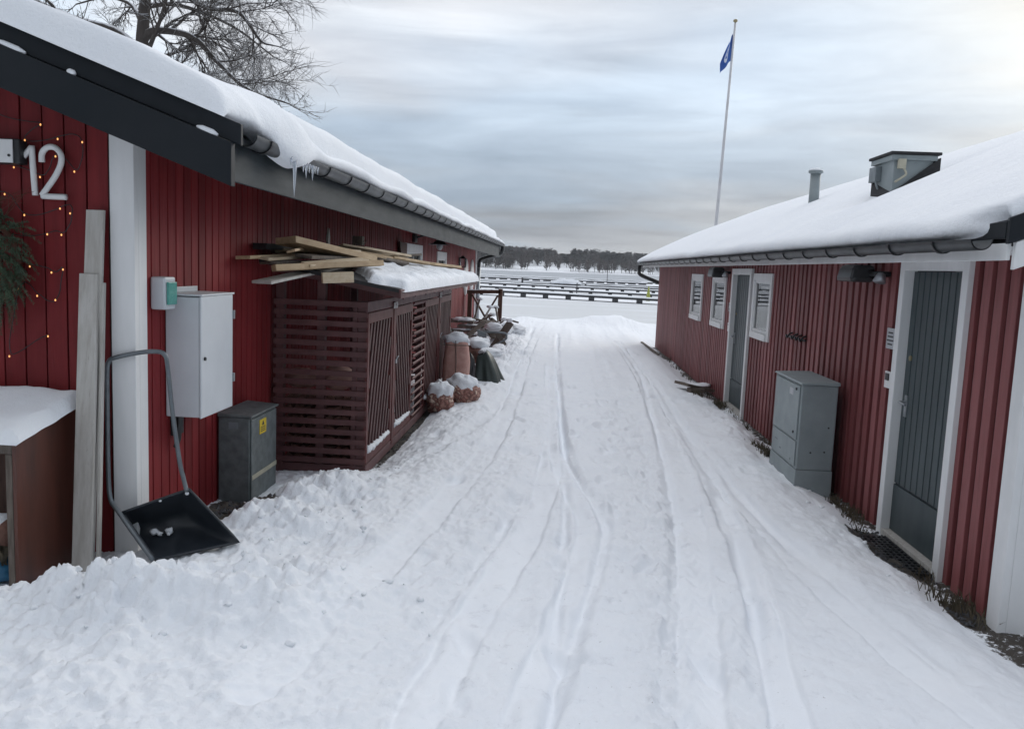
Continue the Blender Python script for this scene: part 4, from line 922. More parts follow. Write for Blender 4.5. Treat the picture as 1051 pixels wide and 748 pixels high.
def smask(x, y):
    a = mnoise.noise(Vector((x * 2.6, y * 1.1, 31))) * 0.8 + mnoise.noise(Vector((x * 7, y * 4, 12))) * 0.25
    lim = 6.95 + 1.3 * max(0, (-1.55 - x)) / 0.5 + 0.5 * a
    k = max(0.0, min(1.0, (y - lim) / 0.18)); b = max(0.0, min(1.0, (x + 2.2 - 0.1 * a + 0.22 * max(0, y - 9)) / 0.15)) if y < 12 else 1
    return math.sqrt(max(0, 1 - (1 - k) ** 2)) * b * (0.9 + 0.35 * a)
build('roof_snow', snow_pad(-2.45, -1.255, 6.74, 12.98, lambda x, y: rf(x) + 0.004, 0.10, 6, 60, 170, 0.09, mask=smask), M['snow'], sh)
# firewood and sacks seen through the slats
sg = 'sacks stored inside the slatted shed'
for k, (c, r, mt, lab) in enumerate((((-2.27, 7.30, 0.78), (0.17, 0.13, 0.09), 'pink', 'pinkish sack lying inside the shed, left behind the end slats'), ((-1.94, 7.30, 0.80), (0.15, 0.13, 0.11), 'pink', 'pinkish sack inside the shed, right one behind the end slats'))):
    mb = MB(); mb.smooth = True; mb.blob(c, r, k + 3, 0.2, 2, 18, 10); tag(build('stored_sack', mb, M[mt]), lab, 'sack', sg)
mb = MB()
for i in range(11):
    for j in range(7):
        x = -2.38 + i * 0.066 + random.uniform(-.012, .012); z = 0.05 + j * 0.092 + random.uniform(-.01, .01); a = random.uniform(0, 6)
        poly = [(x + .042 * math.cos(a + t), 7.20 + random.uniform(0, .05), z + .045 * math.sin(a + t)) for t in (0, 1.6, 3.1, 4.5)]; yy = poly[0][1]
        mb.prism([(p[0], yy, p[2]) for p in poly], (0, 0.33, 0))
tag(build('firewood_pile', mb, M['log']), 'pile of split firewood stacked behind the end slats of the shed', 'firewood')

# loose planks on the shed roof
pg = 'loose planks on the shed roof'
def plank(p, q, w, h, mt, label, roll=0.0):
    mb = MB(); mb.bar(p, q, w, h, (0, 0, 1), roll); tag(build('loose_plank', mb, M[mt], None, 0.003), label, 'plank', pg)
plank((-2.42, 6.24, 1.835), (-2.30, 7.6, 1.89), 0.12, 0.026, 'wood', 'plank sticking out furthest left from the pile, over the red wall', .05)
plank((-2.33, 6.42, 1.835), (-2.12, 7.8, 1.90), 0.10, 0.024, 'woodpale', 'low plank under the pile, next to the plank sticking out furthest left', -.15)
plank((-2.24, 6.15, 1.655), (-1.98, 7.4, 1.795), 0.17, 0.022, 'woodgrey', 'frost covered pale board slanting down over the left corner of the shed roof')
plank((-1.88, 6.50, 1.70), (-1.66, 6.62, 1.715), 0.05, 0.085, 'woodpale', 'short sawn block lying on the near edge of the shed roof')
plank((-2.20, 6.30, 1.765), (-1.62, 7.5, 1.835), 0.05, 0.05, 'wood', 'long narrow batten lying across the near end of the pile', .2)
plank((-2.26, 6.75, 1.99), (-1.86, 8.0, 1.86), 0.20, 0.055, 'wood', 'thick fresh plank on top of the pile with its end tilted up', .12)
plank((-2.12, 6.78, 1.865), (-1.95, 8.2, 1.88), 0.15, 0.026, 'woodold', 'grey board directly below the thick tilted plank', -.1)
plank((-2.38, 6.95, 1.905), (-2.0, 8.1, 1.93), 0.10, 0.025, 'woodpale', 'pale board crossing behind the thick tilted plank', .2)
plank((-2.28, 8.1, 1.96), (-1.98, 9.5, 1.90), 0.13, 0.03, 'wood', 'plank running back along the wall behind the thick tilted plank', -.2)
plank((-2.05, 8.4, 1.90), (-1.72, 9.2, 1.83), 0.10, 0.03, 'woodold', 'short dark board with its end sticking from the roof snow', .3)
plank((-2.34, 9.6, 1.99), (-2.08, 11.2, 1.93), 0.14, 0.03, 'woodpale', 'pale plank on the middle of the pile behind the wire grate', .15)
plank((-2.20, 10.3, 1.93), (-1.78, 11.5, 1.85), 0.11, 0.03, 'wood', 'plank lying crosswise below the side windows', -.15)
plank((-1.85, 11.3, 1.85), (-1.58, 12.9, 1.81), 0.10, 0.035, 'wood', 'plank showing at the far end of the snowy shed roof', .1)
plank((-2.42, 6.6, 1.93), (-2.36, 7.9, 1.95), 0.12, 0.05, 'black', 'black board behind the fresh planks against the red wall')
plank((-2.15, 6.55, 1.90), (-2.35, 7.7, 1.95), 0.07, 0.022, 'wood', 'narrow warm coloured lath crossing the left end of the pile', .3)
plank((-2.05, 6.62, 1.80), (-1.80, 7.6, 1.86), 0.09, 0.020, 'woodpale', 'thin lath under the long batten at the near end', -.25)
plank((-2.36, 6.55, 1.80), (-2.05, 7.3, 1.83), 0.12, 0.020, 'woodold', 'dark thin board under the left end of the pile', .1)
plank((-2.18, 7.5, 1.97), (-1.86, 8.7, 1.90), 0.08, 0.022, 'wood', 'thin lath lying against the back of the thick tilted plank', -.3)
plank((-2.38, 8.9, 2.00), (-1.92, 9.8, 1.93), 0.09, 0.022, 'woodpale', 'thin pale lath lying crosswise by the wire grate', .35)
plank((-1.98, 9.7, 1.90), (-1.70, 10.6, 1.845), 0.08, 0.025, 'wood', 'warm coloured lath half sunk in the roof snow', .2)
plank((-2.30, 11.6, 1.93), (-2.15, 12.6, 1.97), 0.09, 0.03, 'woodold', 'grey end piece of wood on the pile before the dark board', .25)
mb = MB(); mb.prism([(-2.42, 8.50, 1.82), (-2.42, 8.58, 1.82), (-2.42, 8.58, 2.08), (-2.42, 8.54, 2.17), (-2.42, 8.50, 2.08)], (0.02, 0, 0)); tag(build('picket', mb, M['woodgrey']), 'pointed grey picket standing on the shed roof against the wall', 'picket')
mb = MB()
for k in range(6): mb.bar((-2.36 + k * 0.022, 9.0 + k * .012, 1.84), (-2.30 + k * 0.022, 9.25 + k * .012, 2.08), 0.006, 0.006)
for k in range(5): mb.bar((-2.36 + k * .012, 9.0 + .05 * k, 1.84 + .048 * k), (-2.25 + k * .012, 9.06 + .05 * k, 1.84 + .048 * k), 0.006, 0.006)
mb.box(-2.33, -2.22, 9.22, 9.33, 2.02, 2.12); tag(build('wire_basket', mb, M['woodold']), 'small rusty wire grate leaning on the planks by the wall', 'grate')
mb = MB(); mb.hexa([(-2.46, 12.75, 1.86), (-2.44, 12.75, 1.86), (-2.44, 13.15, 1.62), (-2.46, 13.15, 1.62)], [(-2.46, 12.55, 2.16), (-2.44, 12.55, 2.16), (-2.44, 13.15, 2.15), (-2.46, 13.15, 2.15)]); tag(build('dark_board', mb, M['woodbrown']), 'dark board propped against the wall beside the first window', 'board')

# fittings on the far part of the side wall
gl_ = thing('barn_lamp', (-2.35, 14.6, 2.2), 'gooseneck wall lamp with flared pale metal shade above the side windows', 'lamp')
mb = MB(); mb.box(LX + .001, LX + .05, 13.9, 14.15, 2.19, 2.33); build('wall_bracket', mb, M['black'], gl_, 0.004)
mb = MB(); mb.smooth = True; mb.tube(catmull([(-2.46, 14.05, 2.27), (-2.3, 14.2, 2.33), (-2.17, 14.3, 2.35), (-2.11, 14.35, 2.31), (-2.10, 14.37, 2.26)], 5), 0.014, 8); build('arm', mb, M['black'], gl_)
mb = MB(); mb.smooth = True; mb.tube([(-2.10, 14.37, 2.285), (-2.10, 14.37, 2.25), (-2.10, 14.37, 2.20), (-2.10, 14.37, 2.175)], [0.03, 0.06, 0.12, 0.20], 20, False); mb.blob((-2.10, 14.37, 2.15), (0.055, 0.055, 0.07), 0, 0, 1, 12, 8); build('shade', mb, M['steel'], gl_)
lt = thing('wall_lantern', (-2.42, 20.4, 1.8), 'small dark lantern on the side wall between window and white discs', 'lantern')
mb = MB()
for dx in (-.07, .07):
    for dy in (-.07, .07): mb.box(-2.40 + dx - .008, -2.40 + dx + .008, 20.4 + dy - .008, 20.4 + dy + .008, 1.80, 2.0)
mb.box(-2.48, -2.32, 20.32, 20.48, 1.78, 1.80); build('cage', mb, M['black'], lt)
mb = MB(); mb.hexa([(-2.49, 20.31, 2.0), (-2.31, 20.31, 2.0), (-2.31, 20.49, 2.0), (-2.49, 20.49, 2.0)], [(-2.42, 20.38, 2.07), (-2.38, 20.38, 2.07), (-2.38, 20.42, 2.07), (-2.42, 20.42, 2.07)]); build('cap', mb, M['black'], lt)
mb = MB(); mb.box(-2.455, -2.345, 20.345, 20.455, 1.803, 1.997); build('glass', mb, M['glass'], lt)
for k, (y, lab) in enumerate(((22.02, 'round white disc on the far wall, nearer the lantern'), (23.5, 'round white disc on the far wall, nearer the corner downpipe'))):
    mb = MB(); mb.smooth = True; n = 32
    mb.add([(LX + .035, y, 1.53)] + [(LX + .02, y + .50 * math.cos(2 * math.pi * j / n), 1.53 + .475 * math.sin(2 * math.pi * j / n)) for j in range(n)] + [(LX + .0, y + .50 * math.cos(2 * math.pi * j / n), 1.53 + .475 * math.sin(2 * math.pi * j / n)) for j in range(n)],
           [(0, 1 + j, 1 + (j + 1) % n) for j in range(n)] + [(1 + j, 1 + n + j, 1 + n + (j + 1) % n, 1 + (j + 1) % n) for j in range(n)])
    tag(build('wall_disc', mb, M['disc']), lab, 'disc', 'white discs on the far wall')

# ------------------------------------------------------------------ things heaped beyond the shed
def drape(c, r, rot, seed, amp, freq, t=.032, low=.42):
    """snow lying over the upper half of a lumpy body, thinning out to an uneven edge"""
    mb = MB(); mb.smooth = True; mb.blob((0, 0, 0), r, seed, amp, freq, 40, 26); ca, sa = math.cos(rot), math.sin(rot); out = []
    for x, y, z in mb.v:
        h = z / r[2] - low - .35 * mnoise.noise(Vector((x * 9, y * 9, seed))); k = max(-1.0, min(1.0, h / .22)); g = t * (.8 + .5 * mnoise.noise(Vector((x * 6, y * 6, seed + 3))))
        L = math.sqrt(x * x + y * y + z * z) + 1e-6; f = 1 + (g * k if k > 0 else .03 * k) / L; x, y, z = x * f, y * f, z * f + (g * .7 * k if k > 0 else 0)
        out.append((c[0] + x * ca - y * sa, c[1] + x * sa + y * ca, c[2] + z))
    mb.v = out; return mb
def sack(c, r, rot, seed, label, mt='net'):
    mb = MB(); mb.smooth = True; mb.blob((0, 0, 0), r, seed, 0.22, 2.4, 28, 16); ca, sa = math.cos(rot), math.sin(rot)
    mb.v = [(c[0] + x * ca - y * sa, c[1] + x * sa + y * ca, c[2] + z) for x, y, z in mb.v]
    o = tag(build('firewood_sack', mb, M[mt]), label, 'sack', 'net sacks of firewood')
    build('snow_cap', drape(c, r, rot, seed, 0.22, 2.4), M['snow'], o)
sack((-1.45, 10.35, 0.13), (0.175, 0.22, 0.20), 0.2, 2, 'net sack of firewood nearest to the shed door, capped with snow')
sack((-1.21, 10.9, 0.17), (0.23, 0.26, 0.20), 0.3, 4, 'net sack of firewood lying closer to the lane, thick snow on top')
mb = MB(); mb.smooth = True
P = []
for i in range(15):
    v = i / 14; z = 0.08 + 0.72 * v; rx = 0.185 * (1 - 0.18 * v + .10 * math.sin(v * 3.1)) * (1 if 0 < i < 14 else .75); ry = 0.13 * (1 if 0 < i < 14 else .7)
    P.append([(-1.40 + rx * math.copysign(abs(math.cos(t)) ** .6, math.cos(t)) * (1 + .10 * mnoise.noise(Vector((math.cos(t) * 1.5, math.sin(t) * 1.5, z * 4 + 2)))), 11.55 + ry * math.copysign(abs(math.sin(t)) ** .5, math.sin(t)), z + .012 * mnoise.noise(Vector((t * 2, z * 4, 7)))) for t in [2 * math.pi * j / 28 for j in range(29)]])
mb.grid(P); pk = tag(build('standing_sack', mb, M['pink']), 'upright faded pink sack tied with cord behind the firewood sacks', 'sack')
mb = MB(); mb.tube([(-1.39, 11.40, 0.10), (-1.385, 11.405, 0.5), (-1.40, 11.41, 0.80)], 0.006, 5); mb.tube([(-1.59, 11.42, .74), (-1.4, 11.40, 0.735), (-1.21, 11.43, .74)], 0.006, 5); build('cord', mb, M['woodold'], pk)
mb = MB(); mb.smooth = True; mb.blob((-1.42, 11.57, 0.785), (0.185, 0.14, 0.10), 8, .35, 2.5, 24, 14); build('snow_cap', mb, M['snow'], pk)
def tarp_mesh():
    mb = MB(); mb.smooth = True; P = []; n = 48
    for i in range(19):
        v = i / 18; row = []
        for j in range(n + 1):
            t = 2 * math.pi * (j % n) / n; c_, s_ = math.cos(t), math.sin(t); R_ = 1 / max(abs(c_), abs(s_)) ** .6
            ridge = .10 + .90 * v ** .9; f = 1 + v * (.10 * math.sin(5 * t + 1) + .07 * math.sin(11 * t) + .12 * mnoise.noise(Vector((c_ * 2, s_ * 2, v * 2))))
            x = -1.12 + .08 * v + (.235 * c_ * R_ * (.45 + .55 * ridge) if c_ < 0 else .24 * c_ * R_ * ridge * 1.05) * f; y = 12.95 + .34 * s_ * R_ * (.35 + .65 * ridge) * f
            top = .52 + .05 * c_; z = top * (1 - v ** 1.35) - .03 + .03 * mnoise.noise(Vector((x * 7, y * 7, 5))) * (1 - abs(2 * v - 1))
            row.append((x, y, z))
        P.append(row)
    mb.grid(P); return mb
tp = tag(build('tarpaulin', tarp_mesh(), M['tarp']), 'dark green tarpaulin sagging over goods beside the pink sack', 'tarpaulin')
mb = MB(); mb.smooth = True; mb.blob((-1.06, 13.25, 0.46), (0.20, 0.22, 0.08), 5, .35); build('snow_cap', mb, M['snow'], tp)
mb = MB(); mb.smooth = True; mb.blob((-1.29, 12.35, 0.22), (0.09, 0.12, 0.30), 6, .2); tag(build('rubbish_bag', mb, M['black']), 'black bag squeezed between the pink sack and the green tarpaulin', 'bag')
mb = MB(); mb.smooth = True; mb.blob((-1.30, 13.6, 0.42), (0.20, 0.3, 0.20), 9, .3); b1 = tag(build('covered_heap', mb, M['log']), 'brown bundle under a cap of snow behind the tarpaulin', 'bundle')
mb = MB(); mb.smooth = True; mb.blob((-1.30, 13.6, 0.56), (0.21, 0.3, 0.12), 10, .3); build('snow_cap', mb, M['snow'], b1)
mb = MB(); mb.smooth = True; mb.tube([(-1.72, 12.95, 0.1), (-1.72, 12.95, 0.65), (-1.715, 12.95, 0.82), (-1.71, 12.95, 0.98)], [0.09, 0.09, 0.05, 0.008], 14); gf = tag(build('folded_parasol', mb, M['tarp']), 'pointed dark green cover standing between shed and pink sack', 'cover')
mb = MB(); mb.smooth = True; mb.blob((-1.55, 13.0, 0.70), (0.14, 0.16, 0.10), 3, .3); tag(build('snow_clump', mb, M['snow']), 'clump of snow on the heap next to the pointed green cover', 'snow clump')
# plank stack against the wall
for k in range(5):
    mb = MB(); zz = 0.12 + k * 0.10; dx = random.uniform(-.14, .14); mb.box(-2.42 + dx, -1.82 + dx, 18.6 + .1 * k, 19.0 + .1 * k, zz, zz + .055); o = tag(build('stacked_timber', mb, M['woodold'], None, 0.004), 'short snow topped timber in the low stack by the far wall', 'timber', 'timbers stacked by the far wall')
    mb = MB(); mb.smooth = True; mb.blob((-2.12 + dx + .04, 18.8 + .1 * k, zz + .055), (0.27, 0.19, 0.022 if k < 4 else .06), k, .5, 3, 24, 10); build('snow_cap', mb, M['snow'], o)
# railing with crossed braces
rl = thing('wooden_railing', (-1.85, 22, 0.1), 'weathered wooden railing with crossed braces at the far house corner', 'railing')
mb = MB(); mb.bar((-2.44, 22, 1.14), (-1.55, 22, 1.18), 0.12, 0.09); build('top_rail', mb, M['woodbrown'], rl, 0.005)
for x in (-2.36, -1.55):
    mb = MB(); mb.box(x - .055, x + .055, 21.94, 22.06, 0.0, 1.26 if x > -2 else 1.1); build('post', mb, M['woodbrown'], rl, 0.005)
for x0, x1, yy in ((-2.3, -1.85, 21.97), (-1.62, -2.02, 22.03)):
    mb = MB(); mb.bar((x0, yy, 1.08), (x1, yy, 0.36), 0.045, 0.12, (0, 1, 0)); build('brace', mb, M['woodbrown'], rl, 0.004)
mb = MB(); mb.bar((-2.40, 22, 0.33), (-1.6, 22, 0.33), 0.08, 0.05); build('bottom_rail', mb, M['woodold'], rl)
mb = MB(); mb.smooth = True; mb.tube([(-2.40 + .06 * q, 22, 1.185 + .002 * q) for q in range(14)], [.012 + .02 * abs(math.sin(q * 1.1)) for q in range(14)], 7); build('rail_snow', mb, M['snow'], rl)
# overturned garden chair, board, log
ch = thing('garden_chair', (-1.2, 18.3, 0.0), 'weathered wooden garden chair with crossed legs and metal armrest half buried in snow', 'chair')
mb = MB(); mb.bar((-1.03, 18.2, 0.64), (-1.44, 18.3, 0.0), 0.055, 0.16); build('leg', mb, M['woodold'], ch, 0.004)
mb = MB(); mb.bar((-1.32, 18.1, 0.40), (-0.98, 18.2, -0.12), 0.055, 0.10); build('leg', mb, M['woodold'], ch, 0.004)
mb = MB(); mb.smooth = True; mb.tube(catmull([(-1.62, 18.0, 0.42), (-1.25, 18.0, 0.42), (-1.12, 18.0, 0.40), (-1.10, 18.0, 0.33), (-1.14, 18.0, 0.26), (-1.5, 18.0, 0.05)], 5), 0.022, 8); build('armrest', mb, M['greymetal'], ch)
mb = MB(); mb.bar((-1.30, 18.5, 0.25), (-1.62, 18.9, 0.60), 0.4, 0.03); build('backrest', mb, M['woodold'], ch)
mb = MB(); mb.smooth = True; mb.blob((-1.06, 18.2, 0.68), (0.07, 0.05, 0.05), 2, .2); mb.blob((-1.42, 18.5, 0.50), (0.2, 0.2, 0.1), 4, .3); build('snow_cap', mb, M['snow'], ch)
mb = MB(); mb.hexa([(-1.58, 16.6, 0.0), (-1.40, 16.6, 0.0), (-1.40, 16.64, 0.0), (-1.58, 16.64, 0.0)], [(-1.62, 16.7, 0.56), (-1.43, 16.7, 0.50), (-1.43, 16.74, 0.50), (-1.62, 16.74, 0.56)]); tag(build('grey_board', mb, M['greymetal'], None, .004), 'upright grey blue board leaning in the heap before the railing', 'board')
mb = MB(); mb.smooth = True; mb.tube([(-1.12, 16.6, 0.05), (-1.25, 17.4, 0.05)], 0.13, 16); o = tag(build('round_log', mb, M['log']), 'short round log with snow on top below the garden chair', 'log')
mb = MB(); mb.smooth = True; mb.blob((-1.18, 17.0, 0.17), (0.14, 0.42, 0.09), 2, .25); build('snow_cap', mb, M['snow'], o)
for k, (x0, z0, x1, z1, y, w, mt) in enumerate(((-2.2, .1, -2.02, .98, 20.9, .16, 'woodold'), (-2.0, .05, -1.70, .82, 20.4, .12, 'woodgrey'), (-1.45, .1, -1.62, .78, 21.2, .14, 'woodold'), (-2.25, .3, -1.6, .66, 19.9, .10, 'woodbrown'), (-1.75, .2, -1.25, .60, 19.2, .09, 'woodold'))):
    mb = MB(); mb.bar((x0, y, z0), (x1, y + .25, z1), .035, w, (0, 1, 0)); o = tag(build('leaning_board', mb, M[mt], None, .004), ['board leaning upright in the railing corner nearest the wall', 'pale board leaning before the railing braces', 'board tilted against the free railing post', 'brown board lying across the heap under the railing', 'thin slat slanting up behind the garden chair'][k], 'board', 'boards leaning in the heap by the railing')
    mb = MB(); mb.smooth = True; mb.blob((x1, y + .25, z1 + .02), (.09, .08, .04), k, .3, 2, 14, 8); build('snow_cap', mb, M['snow'], o)
for k, (x, y, z, r) in enumerate(((-1.75, 20.2, 0.35, .34), (-1.45, 20.8, 0.28, .34), (-1.9, 16.2, 0.12, .26), (-1.55, 19.4, 0.3, .22), (-1.15, 21.5, 0.2, .35))):
    mb = MB(); mb.smooth = True; mb.blob((x, y, z), (r, r * 1.1, r * .5), k + 20, .35, 2.2, 20, 12)
    tag(build('snow_clump', mb, M['snow']), ['large snow lump filling the corner behind the stacked timbers', 'snow lump behind the garden chair, nearest the railing post', 'low snow lump in front of the timber stack', 'small snow lump between timbers and garden chair', 'snow lump farthest out, beyond the garden chair'][k], 'snow lump', 'snow lumps around the heap')
for k, (x0, y0, z0, x1, y1, z1) in enumerate(((-1.95, 17.6, 0.30, -1.62, 18.2, 0.62), (-1.78, 15.6, 0.22, -1.42, 16.0, 0.45), (-2.25, 19.6, 0.62, -1.62, 19.4, 0.55), (-1.45, 14.6, 0.15, -1.12, 15.0, 0.36), (-2.05, 20.5, 0.30, -1.75, 20.9, 0.62), (-1.62, 19.9, 0.6, -1.35, 20.3, 0.35), (-1.35, 20.9, .55, -1.02, 21.1, .45))):
    mb = MB(); mb.bar((x0, y0, z0), (x1, y1, z1), .12, .04); tag(build('scrap_board', mb, M['woodold']), ['short scrap board tilted up before the stacked timbers', 'scrap board sticking out of the snow behind the tarpaulin', 'scrap board lying level on top of the stacked timbers', 'small scrap board leaning just beyond the green tarpaulin', 'scrap board slanting upward inside the railing corner', 'scrap board slanting downward beside the garden chair', 'dark scrap board lying flat beyond the garden chair'][k], 'board', 'scrap boards in the heap')

# ------------------------------------------------------------------ right boathouse
RX, RY0, RY1 = 2.6, 4.68, 22.1
REX, RSL, RRX = 2.16, 0.405, 6.4
def roof_r(x): return 2.08 + RSL * (x - REX) if x < RRX else 2.08 + RSL * (RRX - REX) - RSL * (x - RRX)
rh = thing('boathouse', (6.4, 13.4, 0), 'faded red boathouse with two grey doors and snowy roof, right of the lane', 'boathouse')
D1 = (5.40, 6.46, -0.12, 2.03); D2 = (11.36, 12.62, -0.12, 1.96); W3 = (10.30, 11.28, 1.06, 1.90); W2 = (13.12, 14.25, 1.02, 1.86); W1 = (15.25, 16.5, 1.01, 1.86)
mb = MB(); cladding(mb, 'y', RX + 0.03, RY0, RY1, 0.158, 0.098, 0.03, lambda y: 2.06, -0.4, [D1, D2, W1, W2, W3], -1, 0.002)
build('side_wall', mb, [M['red_r'], M['red_rdark']], rh, 0.004)
mb = MB(); cladding(mb, 'x', RY0 + 0.03, RX + .02, 10.2, 0.158, 0.098, 0.03, lambda x: roof_r(x) - 0.1, -0.4, [], -1); build('gable_wall', mb, [M['red_r'], M['red_rdark']], rh)
mb = MB(); cladding(mb, 'x', RY1 - 0.03, RX + .02, 10.2, 0.158, 0.098, 0.03, lambda x: roof_r(x) - 0.1, -0.6, [], 1); mb.c = 0; mb.box(10.15, 10.2, RY0, RY1, -.4, 2.0); build('rear_wall', mb, [M['red_r'], M['red_rdark']], rh)
mb = MB(); mb.box(RX - .028, RX + .02, RY0 - .028, RY0 + .10, -0.2, 2.04); mb.box(RX + .02, RX + .14, RY0 - .028, RY0 - .0005, -0.2, 2.1); build('corner_board', mb, M['white'], rh, 0.004)
mb = MB(); mb.box(REX + .06, RX, RY0 - .4, RY1 + .35, 2.035, 2.055); mb.box(REX + .045, REX + .065, RY0 - .4, RY1 + .35, 1.985, 2.07); build('soffit', mb, M['white'], rh, 0.003)
mb = MB()
for s in (0, 1):
    xe = REX + .03 if s == 0 else 2 * RRX - REX - .03
    mb.hexa([(xe, RY0 - .40, roof_r(xe) - .0), (xe, RY1 + .4, roof_r(xe) - .0), (RRX, RY1 + .4, roof_r(RRX) - .0), (RRX, RY0 - .40, roof_r(RRX) - .0)], [(xe, RY0 - .40, roof_r(xe) + .08), (xe, RY1 + .4, roof_r(xe) + .08), (RRX, RY1 + .4, roof_r(RRX) + .08), (RRX, RY0 - .40, roof_r(RRX) + .08)])
rroof = build('roof', mb, M['slate'], rh)
rg = build('gutter', half_gutter(2.10, 2.085, 0.055, RY0 - .36, RY1 + .35), M['gutterdark'], rh)
for k in range(29): build('bracket', bracket(2.10, 2.085, 0.055, 4.75 + k * 0.62, -1), M['black'], rg)
mb = MB(); mb.smooth = True; mb.tube(catmull([(2.10, 22.3, 2.03), (2.10, 22.3, 1.90), (2.14, 22.25, 1.78), (2.55, 22.24, 1.62), (2.72, 22.2, 1.54), (2.76, 22.18, 1.3)], 5), 0.05, 10); mb.tube([(2.76, 22.18, 1.3), (2.76, 22.18, -.4)], 0.05, 10); build('downpipe', mb, M['black'], rh)
VY = RY0 - .44                                                 # verge boards of the near gable
def verge_r(mb, y0, y1, o0, o1, xa, xb):
    mb.hexa([(xa, y0, roof_r(xa) + o0), (xb, y0, roof_r(xb) + o0), (xb, y1, roof_r(xb) + o0), (xa, y1, roof_r(xa) + o0)], [(xa, y0, roof_r(xa) + o1), (xb, y0, roof_r(xb) + o1), (xb, y1, roof_r(xb) + o1), (xa, y1, roof_r(xa) + o1)])
mb = MB(); verge_r(mb, VY, VY + .035, -.03, 0.10, REX + .03, RRX); verge_r(mb, VY, VY + .035, -.03, 0.10, RRX + .001, 10.6); build('verge_board', mb, M['slate'], rh, 0.004)
mb = MB(); verge_r(mb, VY + .008, VY + .04, -.17, -.033, REX + .07, RRX); build('lower_verge_board', mb, M['white'], rh, 0.004)
mb = MB(); mb.smooth = True; mb.blob((2.35, VY - .005, roof_r(2.35) - .02), (0.06, 0.02, 0.02), 3, .3); build('ledge_snow', mb, M['snow'], rh)
def right_roof_snow():
    ys = [VY + .02, VY + .03] + list(np.arange(VY + .09, 7, 0.1)) + list(np.arange(7.1, RY1 + .38, 0.25)) + [RY1 + .44, RY1 + .45]; P = []
    for q, y in enumerate(ys):
        end = q in (0, len(ys) - 1); near = max(0, 1 - (y - VY) / 0.5); far = max(0, (y - 21.6) / 0.9); row = []
        xs_ = [2.16, 2.075, 2.05, 2.07, 2.14, 2.26, 2.5, 2.9, 3.4, 4.0, 4.6, 5.2, 5.8, 6.2, 6.4, 6.7, 7.5, 9, 10.6]
        zs_ = [2.10, 2.105, 2.15, 2.20, 2.245, 2.31] + [0] * 13
        for i, x in enumerate(xs_):
            th = 0.15 + 0.10 * float(sstep(2.5, 3.6, np.float64(x))) - 0.07 * float(sstep(5.2, 6.4, np.float64(x)))
            z = zs_[i] if i < 6 else roof_r(x) + .08 + th
            n1 = mnoise.noise(Vector((x * .9, y * .7, 14))); n2 = mnoise.noise(Vector((x * 4, y * 3, 19)))
            z -= .16 * math.exp(-((x - 3.45) / .42) ** 2 - ((y - 8.5) / .5) ** 2) + (.012 * mnoise.noise(Vector((x * 2.2, y * 9, 4))) if i > 5 else 0)
            if near and i in (0, 1, 2, 3): x = x + 0.22 * near
            z += (0.03 * n1 + 0.010 * n2) * (1 if i > 1 else 0.25)
            if end: z = min(z, roof_r(max(x, REX)) + .082)
            row.append((x + .012 * n2, y, z))
        P.append(row)
    mb = MB(); mb.smooth = True; mb.grid(P); o = build('roof_snow', mb, M['snow'], rh); s = o.modifiers.new('sub', 'SUBSURF'); s.levels = 1; s.render_levels = 1
right_roof_snow()
for w in (W1, W2, W3): window(rh, RX, w[0], w[1], w[2], w[3], -1, 1, 0.09, 0.92)
def door(y0, y1, z0, z1, hinge, hy):
    X = RX; fw_ = 0.085; mb = MB()
    mb.box(X - .035, X + .06, y0, y0 + fw_, z0, z1); mb.box(X - .035, X + .06, y1 - fw_, y1, z0, z1); mb.box(X - .035, X + .06, y0 + fw_, y1 - fw_, z1 - fw_, z1)
    fr = build('door_frame', mb, M['white'], rh, 0.004)
    a, b, c, d = y0 + fw_ + .006, y1 - fw_ - .006, 0.0, z1 - fw_ - .006
    mb = MB(); mb.c = 1; mb.box(X + .045, X + .075, a, b, c - .03, d); mb.c = 0
    n = 9; p = (b - a) / n
    for i in range(n): mb.box(X + .032, X + .0445, a + p * i + .006, a + p * (i + 1) - .006, 0.34, d)
    mb.box(X + .030, X + .0445, a, b, c - .03, 0.325)
    dr = build('door', mb, [M['door'], M['doordark']], rh, 0.003)
    mb = MB(); mb.box(X + .022, X + .0315, hy - .02, hy + .02, 0.86, 1.02); mb.smooth = True; mb.tube(catmull([(X + .025, hy, .97), (X - .02, hy, .97), (X - .03, hy - .02, .97), (X - .03, hy - .12, .965)], 4), 0.009, 8); build('handle', mb, M['steel'], dr)
    mb = MB(); mb.tube([(X + .032, hy, 1.30), (X + .022, hy, 1.30)], 0.02, 12); build('lock', mb, M['brass'], dr)
    mb = MB(); mb.box(X - .03, X + .06, a - .005, b + .005, -0.14, -0.032); build('threshold', mb, M['woodgrey'], fr, 0.003)
door(*D1, 1, 6.28); door(*D2, 1, 12.42)
# roof fittings
def onroof(x, d=0.0): return roof_r(x) + .08 + d
vp = thing('vent_pipe', (3.45, 11.86, onroof(3.45)), 'grey metal vent pipe with snowy cap rising from the right roof', 'vent pipe')
mb = MB(); mb.smooth = True; mb.tube([(3.45, 11.86, onroof(3.45)), (3.45, 11.86, 3.31)], 0.068, 18); build('pipe', mb, M['cabblue'], vp)
mb = MB(); mb.smooth = True; mb.tube([(3.45, 11.86, 3.295), (3.45, 11.86, 3.31), (3.45, 11.86, 3.335), (3.45, 11.86, 3.34)], [0.07, 0.098, 0.098, 0.06], 20); build('cap', mb, M['cabblue'], vp)
mb = MB(); mb.smooth = True; mb.blob((3.45, 11.86, 3.335), (0.095, 0.095, 0.04), 1, .15, 2, 20, 8, flat=0); build('snow_cap', mb, M['snow'], vp)
vb = thing('ventilation_box', (3.4, 8.7, onroof(3.4)), 'grey sheet metal ventilation box with dark flat lid on the right roof', 'ventilation box')
